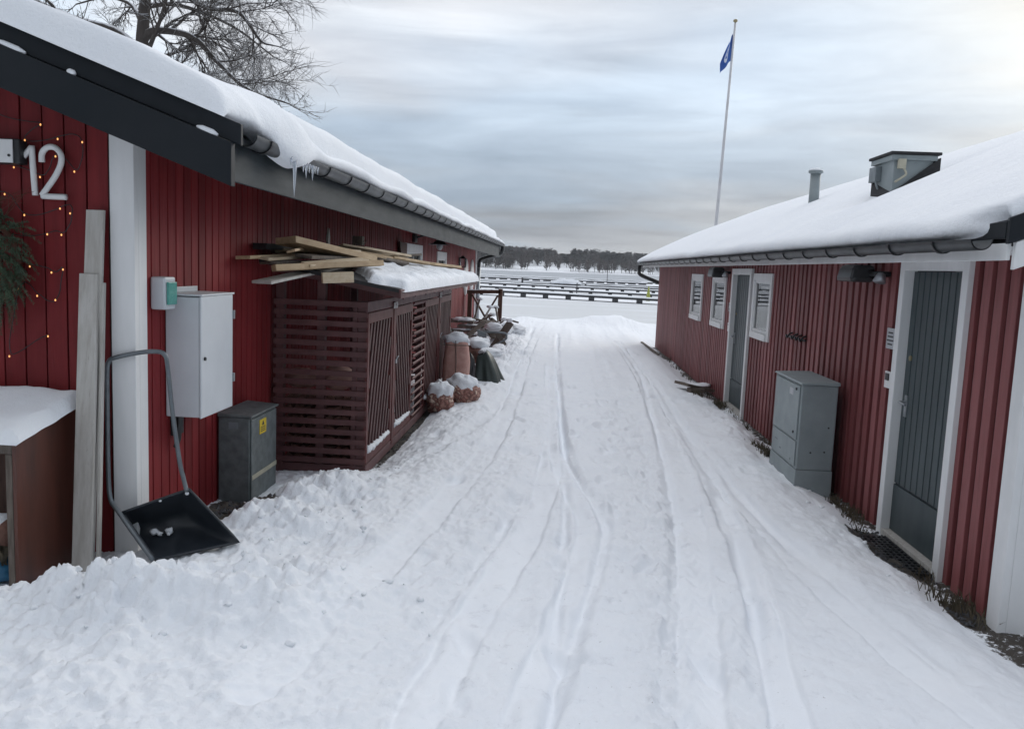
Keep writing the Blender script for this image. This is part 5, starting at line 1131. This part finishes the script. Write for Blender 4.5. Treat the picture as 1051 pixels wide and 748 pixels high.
VX0, VX1, VY0, VY1 = 3.19, 3.56, 8.43, 8.93
mb = MB(); mb.hexa([(VX0, VY0, onroof(VX0) - .1), (VX1, VY0, onroof(VX1) - .1), (VX1, VY1, onroof(VX1) - .1), (VX0, VY1, onroof(VX0) - .1)], [(VX0, VY0, 3.06), (VX1, VY0, 3.06), (VX1, VY1, 3.06), (VX0, VY1, 3.06)]); build('housing', mb, M['cabblue'], vb, 0.005)
mb = MB(); mb.box(VX0 - .03, VX1 + .03, VY0 - .03, VY1 + .03, 3.035, 3.085); build('rim', mb, M['cabblue'], vb, 0.004)
mb = MB(); mb.box(VX0 - .05, VX1 + .06, VY0 - .05, VY1 + .05, 3.087, 3.115); build('lid', mb, M['felt'], vb, 0.005)
mb = MB(); mb.hexa([(VX0 - .02, VY0 - .03, onroof(VX0) + .10), (VX1 + .06, VY0 - .03, onroof(VX1) + .10), (VX1 + .06, VY1, onroof(VX1) + .10), (VX0 - .02, VY1, onroof(VX0) + .10)], [(VX0 - .02, VY0 - .03, onroof(VX0) + .13), (VX1 + .06, VY0 - .03, onroof(VX1) + .34), (VX1 + .06, VY1, onroof(VX1) + .34), (VX0 - .02, VY1, onroof(VX0) + .285)]); build('flashing', mb, M['felt'], vb)
mb = MB(); mb.box(VX0 + .02, VX0 + .09, VY0 - .075, VY0 - .032, 2.95, 3.04); mb.smooth = True; mb.tube(catmull([(VX0 + .07, VY0 - .06, 2.96), (VX0 + .10, VY0 - .06, 2.90), (VX0 + .06, VY0 - .06, 2.86), (VX0 + .0, VY0 - .06, 2.82)], 5), 0.012, 6); build('cable_box', mb, M['cream'], vb, 0.004)
mb = MB(); mb.box(VX0 - .06, VX0 - .002, VY0 + .3, VY0 + .48, 2.86, 3.01); mb.smooth = True; mb.tube([(VX0 - .05, VY0 + .32, 2.88), (VX0 - .04, VY0 + .3, 2.82), (VX0 - .03, VY0 + .28, 2.78)], 0.012, 6); build('switch_box', mb, M['greymetal'], vb, 0.004)

# lamps beside the doors
def bulkhead(y, z, label, s=1.0):
    t = thing('wall_lamp', (RX - .1, y, z), label, 'lamp', 'dark lamps on the right wall')
    mb = MB(); mb.smooth = True; mb.smooth = False; hz_ = .07 * s; mb.hexa([(RX - .27, y - .02, z - hz_), (RX - .07, y - .02, z - hz_), (RX - .07, y + .38 * s, z - hz_), (RX - .27, y + .38 * s, z - hz_)], [(RX - .24, y, z + hz_), (RX - .07, y, z + hz_), (RX - .07, y + .36 * s, z + hz_), (RX - .24, y + .36 * s, z + hz_)]); build('housing', mb, M['black'], t, 0.035)
    mb = MB(); mb.smooth = True; mb.tube([(RX - .002, y - .12, z), (RX - .05, y - .12, z), (RX - .10, y - .03, z), (RX - .16, y + .1, z)], 0.022, 8); build('arm', mb, M['black'], t)
    mb = MB(); mb.smooth = True; mb.tube([(RX - .07, y - .12, z + .0), (RX - .09, y - .14, z - .06)], [0.03, 0.05], 14); build('sensor', mb, M['steel'], t)
bulkhead(6.85, 1.915, 'dark lamp under the eave between utility cabinet and nearest door')
bulkhead(13.0, 1.90, 'dark lamp under the eave beside the farther door', 1.15)
nl = thing('wall_lamp', (RX + .08, 4.60, 1.7), 'slim dark lamp on the white corner board at the right edge', 'lamp', 'dark lamps on the right wall')
mb = MB(); mb.box(RX + .03, RX + .13, 4.54, 4.65, 1.66, 1.86); build('housing', mb, M['black'], nl, 0.012)
mb = MB(); mb.smooth = True; mb.blob((RX + .08, 4.59, 1.87), (0.03, 0.03, 0.015), 1, .1, 1, 10, 6); build('snow_cap', mb, M['snow'], nl)
# small plates by the doors
def plate(y, z, w, h, label, lines, mt='plate', nm='wall_sign', cat='sign', rows=3):
    t = thing(nm, (RX, y, z - h / 2), label, cat)
    mb = MB(); mb.box(RX - .012, RX - .002, y - w / 2, y + w / 2, z - h / 2, z + h / 2); build('panel', mb, M[mt], t, 0.002)
    mb = MB()
    for k in range(rows):
        zz = z + h * (0.28 - 0.56 * k / max(1, rows - 1)); L = w * (0.30 + 0.06 * ((k * 7) % 3)); mb.box(RX - .0135, RX - .0125, y - L * .9, y + L, zz - h * .035, zz + h * .035)
    build('lettering', mb, M['ink'], t)
    return t
plate(6.58, 1.42, 0.16, 0.16, 'square grey metal notice plate left of the nearest right door', 2, rows=4)
t = plate(6.57, 1.10, 0.11, 0.13, 'small white keypad box below the grey notice plate', 1, 'white', 'keypad', 'keypad', rows=1)
mb = MB(); mb.box(RX - .02, RX - .0136, 6.535, 6.60, 1.095, 1.15); build('display', mb, M['black'], t, 0.002)
plate(12.74, 1.385, 0.13, 0.13, 'small grey plate on the red wall beside the farther door', 1, rows=2)
plate(12.74, 1.08, 0.11, 0.13, 'small pale keypad beside the farther door handle', 1, 'white', 'keypad', 'keypad', rows=1)
# iron coat hook between window and cabinet
mb = MB(); mb.smooth = True; mb.tube([(RX - .02, 8.75, 1.215), (RX - .03, 9.45, 1.215)], 0.012, 6)
for y in (8.8, 8.95, 9.1, 9.3): mb.tube(catmull([(RX, y, 1.26), (RX - .04, y, 1.24), (RX - .06, y, 1.20), (RX - .07, y, 1.24)], 3), 0.009, 6)
tag(build('hook_rail', mb, M['black']), 'dark iron hook rail on the red wall above the utility cabinet', 'hooks')
# grey blue utility cabinet
rc = thing('utility_cabinet', (2.33, 7.75, 0), 'tall grey blue street cabinet with sloping lid against the right red wall', 'cabinet')
mb = MB(); mb.hexa([(2.185, 7.38, 0.16), (2.50, 7.38, 0.16), (2.50, 8.25, 0.16), (2.185, 8.25, 0.16)], [(2.185, 7.38, 0.925), (2.50, 7.38, 0.925), (2.50, 8.25, 0.925), (2.185, 8.25, 0.925)]); build('cabinet_body', mb, M['cabblue'], rc, 0.008)
mb = MB(); mb.hexa([(2.17, 7.365, -.2), (2.51, 7.365, -.2), (2.51, 8.265, -.2), (2.17, 8.265, -.2)], [(2.18, 7.375, 0.158), (2.505, 7.375, 0.158), (2.505, 8.255, 0.158), (2.18, 8.255, 0.158)]); build('plinth', mb, M['cabblue'], rc, 0.006)
mb = MB(); mb.box(2.172, 2.1835, 7.42, 8.21, 0.42, 0.905); mb.box(2.174, 2.1835, 7.42, 8.21, 0.18, 0.405); d_ = build('door', mb, M['cabblue'], rc, 0.004)
mb = MB(); mb.tube([(2.171, 7.50, 0.87), (2.162, 7.50, 0.87)], 0.012, 10); mb.tube([(2.171, 7.50, 0.48), (2.162, 7.50, 0.48)], 0.012, 10); build('lock', mb, M['ink'], d_)
mb = MB(); mb.hexa([(2.165, 7.36, 0.927), (2.51, 7.36, 0.927), (2.51, 8.27, 0.927), (2.165, 8.27, 0.927)], [(2.175, 7.37, 0.942), (2.51, 7.37, 0.957), (2.51, 8.26, 0.957), (2.175, 8.26, 0.942)]); build('lid', mb, M['cabblue'], rc, 0.005)
mb = MB()
for x, z in ((2.3, .32), (2.42, .33), (2.44, .55)): mb.tube([(x, 7.379, z), (x, 7.374, z)], .008, 8)
build('rivets', mb, M['ink'], rc)
mb = MB(); mb.box(2.1715, 2.1735, 7.60, 7.72, .80, .86); build('label_plate', mb, M['plate'], d_)
mb = MB()
for y_, z_, w_, h_ in ((7.9, .25, .05, .012), (8.05, .31, .10, .008), (7.55, .22, .03, .02), (7.7, .55, .015, .03)): mb.box(2.1725, 2.1738, y_ - w_ / 2, y_ + w_ / 2, z_ - h_ / 2, z_ + h_ / 2)
build('scuff', mb, M['cabgrey'], d_)
# planks on the ground by the wall
for k, (p, q, w, h) in enumerate((((2.0, 13.15, gz(2.0, 13.15) + .10), (2.46, 13.35, gz(2.46, 13.3) + .13), .40, .045), ((2.38, 13.75, .03), (2.56, 13.7, .03), .3, .05), ((2.10, 13.0, gz(2.1, 13) + .03), (2.34, 13.05, gz(2.1, 13) + .03), .14, .07))):
    mb = MB(); mb.bar(p, q, w, h); o = tag(build('ground_plank', mb, M['woodold'], None, .004), ['wide snowy plank on the ground by the farther door', 'short plank on the ground closest to the wall behind the wide plank', 'block supporting the wide plank on the ground'][k], 'plank', 'planks on the ground by the right wall')
    if k < 2:
        mb = MB(); mb.smooth = True; c = (Vector(p) + Vector(q)) / 2; mb.blob((c.x, c.y, c.z + h / 2), ((Vector(q) - Vector(p)).length * .47, w * .46, .028), k, .3, 3, 18, 8, flat=-.004); build('snow_cap', mb, M['snow'], o)
mb = MB(); mb.bar((2.38, 19.4, gz(2.38, 19.4) + .02), (2.24, 22.0, gz(2.24, 22.0) + .03), .05, .04); tag(build('driftwood_stick', mb, M['woodold']), 'dark stick lying at the far corner of the right boathouse', 'stick')
# door mat grid
mb = MB(); z = gz(2.42, 5.85) + 0.012
for i in range(15): mb.bar((2.27, 5.45 + i * .055, z), (2.55, 5.45 + i * .055, z + .004), .02, .018)
for i in range(8): mb.bar((2.27 + i * .04, 5.44, z), (2.27 + i * .04, 6.24, z + .004), .012, .02)
tag(build('door_mat', mb, M['black'], None, .002), 'dark grid door mat half covered by snow before the nearest right door', 'door mat')

# dead grass, litter and gravel along the walls: nobody could count them
def tufts(name, spots, mt, seed, hmax):
    rnd = random.Random(seed); mb = MB()
    for x, y, n, rad in spots:
        for i in range(n):
            px = x + rnd.gauss(0, rad); py = y + rnd.gauss(0, rad * 1.6); pz = gz(px, py) - .005; h = rnd.uniform(.3, 1) * hmax
            a = rnd.uniform(0, 6.28); l = rnd.uniform(.2, .9) * h; tip = (px + l * math.cos(a), py + l * math.sin(a), pz + h); mid = (px + l * .4 * math.cos(a), py + l * .4 * math.sin(a), pz + h * .7); w = .003
            mb.add([(px - w, py, pz), (px + w, py, pz), (mid[0] + w, mid[1], mid[2]), (mid[0] - w, mid[1], mid[2]), tip], [(0, 1, 2, 3), (3, 2, 4)])
    return kind(build(name, mb, M[mt]), 'stuff')
def rnd_strip(n, x0, x1, y0, y1, seed): r = random.Random(seed); return [(r.uniform(x0, x1), r.uniform(y0, y1), r.randint(6, 18), .025) for _ in range(n)]
tufts('dead_grass', [(2.50, 6.85, 34, .05), (2.40, 6.62, 16, .04), (2.30, 8.62, 160, .06), (2.26, 8.9, 80, .05), (2.52, 4.95, 60, .05), (2.42, 5.02, 30, .05), (2.5, 12.35, 80, .05), (2.2, 12.8, 60, .04)] + rnd_strip(14, 2.40, 2.56, 4.7, 7.4, 4) + rnd_strip(26, 2.35, 2.56, 8.4, 20, 5), 'grass', 3, .11)
def pebbles(name, boxes, mt, seed):
    rnd = random.Random(seed); mb = MB()
    for x0, x1, y0, y1, n, s0, s1 in boxes:
        for i in range(n):
            x, y = rnd.uniform(x0, x1), rnd.uniform(y0, y1); s = rnd.uniform(s0, s1); z = gz(x, y) + s * .3
            q = [(x + s * rnd.uniform(.6, 1.2) * dx, y + s * rnd.uniform(.6, 1.2) * dy, z + s * rnd.uniform(.5, .9) * dz) for dx, dy, dz in ((1, 0, 0), (0, 1, 0), (-1, 0, 0), (0, -1, 0), (0, 0, 1), (0, 0, -1))]
            mb.add(q, [(0, 1, 4), (1, 2, 4), (2, 3, 4), (3, 0, 4), (1, 0, 5), (2, 1, 5), (3, 2, 5), (0, 3, 5)])
    return kind(build(name, mb, M[mt]), 'stuff')
pebbles('gravel', [(2.28, 2.58, 5.35, 6.4, 330, .006, .018), (2.42, 2.58, 4.72, 5.05, 70, .006, .02), (2.2, 2.58, 8.4, 8.9, 60, .006, .02), (-2.46, -2.05, 5.45, 5.95, 160, .008, .024), (-1.72, -1.55, 7.2, 12, 160, .006, .018), (2.45, 2.58, 6.4, 20, 150, .006, .016)], 'gravel', 8)
def snow_crumbs():
    rnd = random.Random(5); mb = MB()
    for k in range(260):
        if k < 110: x, y = rnd.gauss(-1.75, .55), rnd.gauss(4.3, .6)
        elif k < 190: x, y = rnd.uniform(2.1, 2.55), rnd.uniform(4.8, 12)
        else: x, y = rnd.gauss(-1.65, .25), rnd.uniform(5, 7.2)
        if x < -2.45 or y < 3.3: continue
        s = .005 + .020 * rnd.random() ** 2.2 * (1 if k < 110 else .8); z = float(ground(np.array([x]), np.array([y]))[0][0]) + s * .3
        mb.smooth = True; mb.blob((x, y, z - s * .15), (s * rnd.uniform(.7, 1.2), s * rnd.uniform(.7, 1.2), s * rnd.uniform(.5, .9)), k, .5, 1.8, 8, 6)
    kind(build('snow_crumbs', mb, M['snow']), 'stuff')
snow_crumbs()

# ------------------------------------------------------------------ flagpole
fp = thing('flagpole', (5.95, 32.5, -0.6), 'tall white flagpole with limp blue flag beyond the right boathouse', 'flagpole')
FB, FT = Vector((5.75, 32.5, -.6)), Vector((6.06, 32.5, 11.20))
mb = MB(); mb.smooth = True; mb.tube([FB, FB.lerp(FT, .5), FT], [0.075, 0.06, 0.04], 12); build('pole', mb, M['pole'], fp)
mb = MB(); mb.smooth = True; mb.blob(FT + Vector((0, 0, .07)), (.085, .085, .06), 0, 0, 1, 12, 8); mb.tube([FT, FT + Vector((0, 0, .12))], .03, 8); build('finial', mb, M['brass'], fp)
def flag():
    nu, nv = 26, 30; P = []; uv = []
    top = FB.lerp(FT, .975); bot = FB.lerp(FT, .885)
    for i in range(nu + 1):
        row = []
        for j in range(nv + 1):
            u, v = i / nu, j / nv                         # u: from the pole outwards, v: downwards
            p = top.lerp(bot, v); drop = u * 0.42 + .10 * u * v
            x = p.x - .03 - .40 * u * (0.30 + .70 * min(1, v * 1.5)) + .02 * math.sin(u * 10 + v * 3); yv = p.y + .10 * math.sin(u * 8 + v * 2.5) * u ** .5
            row.append((x, yv, p.z - drop)); uv.append((u, v, 0))
        P.append(row)
    mb = MB(); mb.smooth = True; mb.grid(P); o = build('flag', mb, M['flag'], fp)
    a = o.data.attributes.new('fuv', 'FLOAT_VECTOR', 'POINT'); a.data.foreach_set('vector', np.array(uv, np.float32).ravel())
flag()

# ------------------------------------------------------------------ bare tree behind the left house
def bare_tree():
    rnd = random.Random(21)
    root = thing('bare_tree', (-7.2, 14, 0), 'large leafless tree with snow lined limbs behind the left boathouse roof', 'tree')
    tr = MB(); tr.smooth = True; br = MB(); br.smooth = True
    T = Vector((-7.2, 14, 0))
    trunk = [T + Vector((0.0, 0, -.3)), T + Vector((-.02, 0, 2)), T + Vector((0.0, 0, 4)), T + Vector((0.03, 0, 5.2)), T + Vector((.10, .05, 6.4)), T + Vector((.05, .1, 7.8)), T + Vector((.2, .0, 9.2))]
    tr.tube(catmull(trunk, 5), [0.17 - 0.0045 * k for k in range(len(catmull(trunk, 5)))], 12)
    def limb(pts, r0, r1, lvl):
        c = catmull(pts, 5); n = len(c); rs = [r0 + (r1 - r0) * k / (n - 1) for k in range(n)]
        br.tube(c, rs, 8 if lvl == 0 else 5); return [Vector(p) for p in c], rs
    def twig(p, d, L, r, lvl):
        d = d.normalized(); q = p; pts = [p]; k = 5 if lvl < 3 else 4
        for i in range(k):
            d = (d + Vector((rnd.uniform(-.28, .28), rnd.uniform(-.28, .28), rnd.uniform(-.25, .24)))).normalized(); q = q + d * L / k; pts.append(q)
        br.tube(pts, [r * (1 - .75 * i / k) for i in range(k + 1)], 4 if lvl < 3 else 3, False)
        if lvl >= 4: return
        nb = {1: 7, 2: 6, 3: 4}[lvl]
        for i in range(nb):
            t = rnd.uniform(.2, 1.0); i0 = min(k - 1, int(t * k)); b = pts[i0].lerp(pts[i0 + 1], t * k - i0)
            a = rnd.choice((-1, 1)) * rnd.uniform(.4, 1.0); ax = Vector((rnd.uniform(-1, 1), rnd.uniform(-1, 1), rnd.uniform(-1, 1))).normalized()
            dd = Matrix.Rotation(a, 3, ax) @ d; dd.z += .05
            twig(b, dd, L * rnd.uniform(.42, .68), max(.0035, r * .52), lvl + 1)
    mains = [
        ([(-7.15, 14, 5.35), (-6.9, 13.95, 5.50), (-6.26, 13.9, 5.40), (-5.84, 13.9, 5.02), (-5.3, 13.8, 4.58), (-4.62, 13.7, 4.36)], .075, .014),
        ([(-7.1, 14, 6.3), (-6.7, 13.9, 6.25), (-6.0, 13.8, 5.85), (-5.4, 13.7, 5.75), (-5.0, 13.6, 5.3), (-4.75, 13.5, 5.2)], .06, .012),
        ([(-7.2, 14, 5.15), (-7.6, 13.9, 5.45), (-8.3, 13.8, 5.62), (-9.2, 13.7, 5.98), (-10.2, 13.6, 6.3)], .10, .05),
        ([(-7.1, 14, 7.0), (-6.2, 13.8, 7.1), (-5.5, 13.6, 6.7), (-5.0, 13.5, 6.3), (-4.7, 13.4, 5.9)], .06, .010),
        ([(-7.15, 14, 7.6), (-7.8, 14, 8.2), (-8.7, 14, 8.6)], .06, .012), ([(-7.1, 14, 6.6), (-7.8, 14.2, 6.9), (-8.6, 14.4, 6.8), (-9.4, 14.3, 6.6)], .06, .012),
        ([(-7.05, 14, 8.2), (-6.4, 13.8, 8.8), (-5.5, 13.7, 9.1)], .05, .012), ([(-7.1, 14, 5.9), (-6.8, 14.6, 6.1), (-6.2, 15.4, 6.0), (-5.6, 16, 5.6)], .05, .012),
        ([(-7.12, 14, 4.7), (-6.7, 14.3, 4.9), (-6.1, 14.6, 4.75), (-5.4, 14.9, 4.4)], .05, .012)]
    mains += [([(-7.15, 14, 5.6), (-7.5, 14.3, 6.0), (-8.1, 14.6, 6.2), (-8.7, 14.7, 6.1)], .045, .012), ([(-7.2, 14, 6.1), (-7.6, 13.7, 6.6), (-8.4, 13.4, 6.9), (-9.3, 13.2, 6.7)], .05, .012), ([(-7.18, 14, 4.9), (-7.6, 14.4, 5.3), (-8.2, 14.8, 5.4)], .04, .012), ([(-7.05, 14, 5.2), (-6.7, 13.7, 5.6), (-6.4, 13.5, 6.1), (-5.9, 13.3, 6.4)], .04, .010), ([(-7.1, 14, 5.0), (-6.8, 14.5, 5.3), (-6.5, 14.9, 5.6), (-6.0, 15.3, 5.5)], .04, .010)]
    for pts, a, b in mains:
        c, rs = limb(pts, a, b, 0); n = len(c)
        for k in range(max(7, n // 2)):
            i = rnd.randint(max(1, n // 6), n - 2); d = (c[i + 1] - c[i]).normalized(); ax = Vector((rnd.uniform(-.4, .4), rnd.choice((-1, 1)), rnd.uniform(-.4, .4))).normalized()
            twig(c[i], Matrix.Rotation(rnd.uniform(.35, 1.0), 3, ax) @ d, rnd.uniform(.5, 1.05), rs[i] * .5, 1 if k % 2 == 0 else 2)
        twig(c[-1], c[-1] - c[-2], .5, rs[-1], 2)
    build('trunk', tr, M['bark'], root); build('crown', br, M['bark'], root)
bare_tree()

# ------------------------------------------------------------------ marina
dg = 'floating docks in the frozen marina'
def dock(y0, slope, step, fw_, x0, x1, label, zz=0.52, wid=2.2, off=0.0):
    t = thing('floating_dock', (0, y0, -1), label, 'dock', dg)
    def yy(x): return y0 + slope * x
    mb = MB(); mb.hexa([(x0, yy(x0), -1 + zz - .20), (x1, yy(x1), -1 + zz - .20), (x1, yy(x1) + wid, -1 + zz - .20), (x0, yy(x0) + wid, -1 + zz - .20)], [(x0, yy(x0), -1 + zz), (x1, yy(x1), -1 + zz), (x1, yy(x1) + wid, -1 + zz), (x0, yy(x0) + wid, -1 + zz)]); build('deck', mb, M['dock'], t)
    mb = MB(); mb.smooth = True; P = []; n = int((x1 - x0) / .6)
    for i in range(n + 1):
        x = x0 + (x1 - x0) * i / n; h = .10 + .07 * mnoise.noise(Vector((x * .45, y0, 3)))
        P.append([(x, yy(x) + .04, -1 + zz), (x, yy(x) + .10, -1 + zz + h * .8), (x, yy(x) + wid * .5, -1 + zz + h * 1.2), (x, yy(x) + wid - .1, -1 + zz + h * .8), (x, yy(x) + wid - .04, -1 + zz)])
    mb.grid(P); build('deck_snow', mb, M['snow'], t)
    k = 0; x = x0 + step / 2 + off
    while x < x1 and k < 60:
        mb = MB(); mb.box(x - fw_ / 2, x + fw_ / 2, yy(x) - .22, yy(x) + .3, -1.05, -1 + zz - .19); fl_ = build('float', mb, M['dock'], t, .03)
        x += step; k += 1
dock(78.5, -.35, 2.15, .52, -26, 30, 'nearest dark floating dock with snowy deck across the frozen marina')
dock(119, -.20, 2.1, .45, -30, 40, 'second floating dock out from the shore, snow on its deck', .42)
dock(152, .20, 4.5, 3.2, -34, 44, 'third floating dock out, a thin dark line on the ice', .36)
dock(186, .25, 2.4, 1.7, -40, 20, 'fourth floating dock out, broken into dark dashes', .42)
dock(222, .25, 2.6, 1.8, -45, 22, 'farthest floating dock, a dashed dark line before the open ice', .45)
dock(101, -.28, 2.3, .45, -28, 34, 'low floating dock just beyond the nearest one, thin line on the snow', .34, 1.6, .7)
dock(137, .05, 3.0, 1.9, -32, 40, 'floating dock between the snow covered boat and the third dock', .36, 2.0, .4)
dock(205, .25, 2.4, 1.6, -42, 30, 'floating dock right before the farthest one, dark dashes', .40, 2.2, .9)
def dpost(x, y, h, r, lab):
    mb = MB(); mb.smooth = True; mb.tube([(x, y, -1.1), (x, y, -1 + h)], r, 8); tag(build('mooring_post', mb, M['dock']), lab, 'post', 'mooring posts in the ice')
dpost(2.0, 95, 1.35, .06, 'slim post standing just beyond the nearest floating dock'); dpost(-5.9, 132, 1.25, .16, 'thick dark post left, between second and third docks'); dpost(9.5, 168, 4.6, .06, 'tallest thin pole rising beyond the third dock'); dpost(4.0, 128, .7, .14, 'short stump standing beyond the second dock')
mb = MB(); mb.smooth = True; mb.tube([(9.0, 84.5, -1.0), (9.0, 84.5, -.85), (9.0, 84.5, -.25), (9.0, 84.5, .15), (9.0, 84.5, .45)], [.20, .24, .16, .09, .06], 14); tag(build('marker_buoy', mb, M['buoy']), 'yellow green cone shaped buoy frozen in behind the nearest dock', 'buoy')
bt = thing('covered_boat', (1.2, 137, -1), 'small snow covered boat lying on the ice between the docks', 'boat')
mb = MB(); mb.smooth = True; mb.blob((1.2, 137, -.75), (2.4, 1.0, .35), 3, .1, 2, 24, 10); build('hull', mb, M['dock'], bt)
mb = MB(); mb.smooth = True; mb.blob((1.2, 137, -.45), (2.4, 1.1, .75), 4, .3, 2.5, 24, 12, flat=-.1); build('snow_cover', mb, M['snow'], bt)

# ------------------------------------------------------------------ wooded far shore (one mass)
def far_wood():
    rnd = random.Random(11); V = []; F = []; Tt = []
    def tri(a, b, c, t): o = len(V); V.extend((a, b, c)); F.append((o, o + 1, o + 2)); Tt.append(t)
    def tree(x, y, z, h, conif, tint):
        tw = .16 + .008 * h
        for dx, dy in ((1, 0), (0, 1)):
            o = len(V); V.extend(((x - tw * dx, y - tw * dy, z - 1), (x + tw * dx, y + tw * dy, z - 1), (x + tw * .5 * dx, y + tw * .5 * dy, z + h * .85), (x - tw * .5 * dx, y - tw * .5 * dy, z + h * .85))); F.append((o, o + 1, o + 2, o + 3)); Tt.append(tint)
        n = 95 if conif else 85; c0 = rnd.uniform(.10, .35)
        for i in range(n):
            u = rnd.random(); a = rnd.uniform(0, 6.28)
            if conif == 1: zz = c0 + (1 - c0) * u; rad = h * .17 * (1 - u) ** .8 + .2
            elif conif == 2: zz = .42 + .58 * u; rad = h * .19 * math.sqrt(max(0.02, 1 - (2 * u - .9) ** 2))
            else: zz = .18 + .80 * u; rad = h * .24 * math.sqrt(max(0.02, 1 - (2 * u - .95) ** 2))
            q = rad * math.sqrt(rnd.random()); p = Vector((x + q * math.cos(a), y + q * math.sin(a), z + h * zz)); s = (rnd.uniform(.9, 2.1) if conif else rnd.uniform(.5, 1.7)); d = Vector((math.cos(a), math.sin(a), rnd.uniform(-.5, .2) if conif else rnd.uniform(.3, 1.2)))
            w = Vector((-math.sin(a), math.cos(a), rnd.uniform(-.3, .3))) * s * (.75 if conif else .33)
            tri(p - w, p + w, p + d * s * 1.3, tint + rnd.uniform(-.12, .12))
    for i in range(3600):
        x = rnd.uniform(-330, 420); d = 24 + 330 * rnd.random() ** 1.3; y = shore_y(x) + d
        clear = -30 < x < 95 and 20 < d < 75
        if clear and rnd.random() < .93: continue
        z = -1 + shore_h(x, d); px = x / y
        left = 1 if px < 0.015 else 0
        h = rnd.uniform(9, 14) * (1.0 if d > 60 else .75) * (1.10 if not left else .95)
        if -0.006 < px < 0.014: h *= .68
        con = (1 if rnd.random() < .45 else 2) if rnd.random() < (.5 if left else .78) else 0
        tree(x, y, z, h, con, (.12 if con else .85) * rnd.uniform(.7, 1.25))
    for i in range(70):                                  # bare trunks and bushes on the shoreline
        x = rnd.uniform(-90, 130); d = rnd.uniform(8, 26); tree(x, shore_y(x) + d, -1 + shore_h(x, d), rnd.uniform(6, 13), 0, rnd.uniform(.7, 1.1))
    me = bpy.data.meshes.new('far_wood'); me.from_pydata([tuple(v) for v in V], [], F); at = me.attributes.new('tint', 'FLOAT', 'FACE'); at.data.foreach_set('value', np.clip(np.array(Tt, np.float32), 0, 1)); me.materials.append(M['fartree'])
    o = bpy.data.objects.new('far_wood', me); COL.objects.link(o); kind(o, 'stuff')
far_wood()
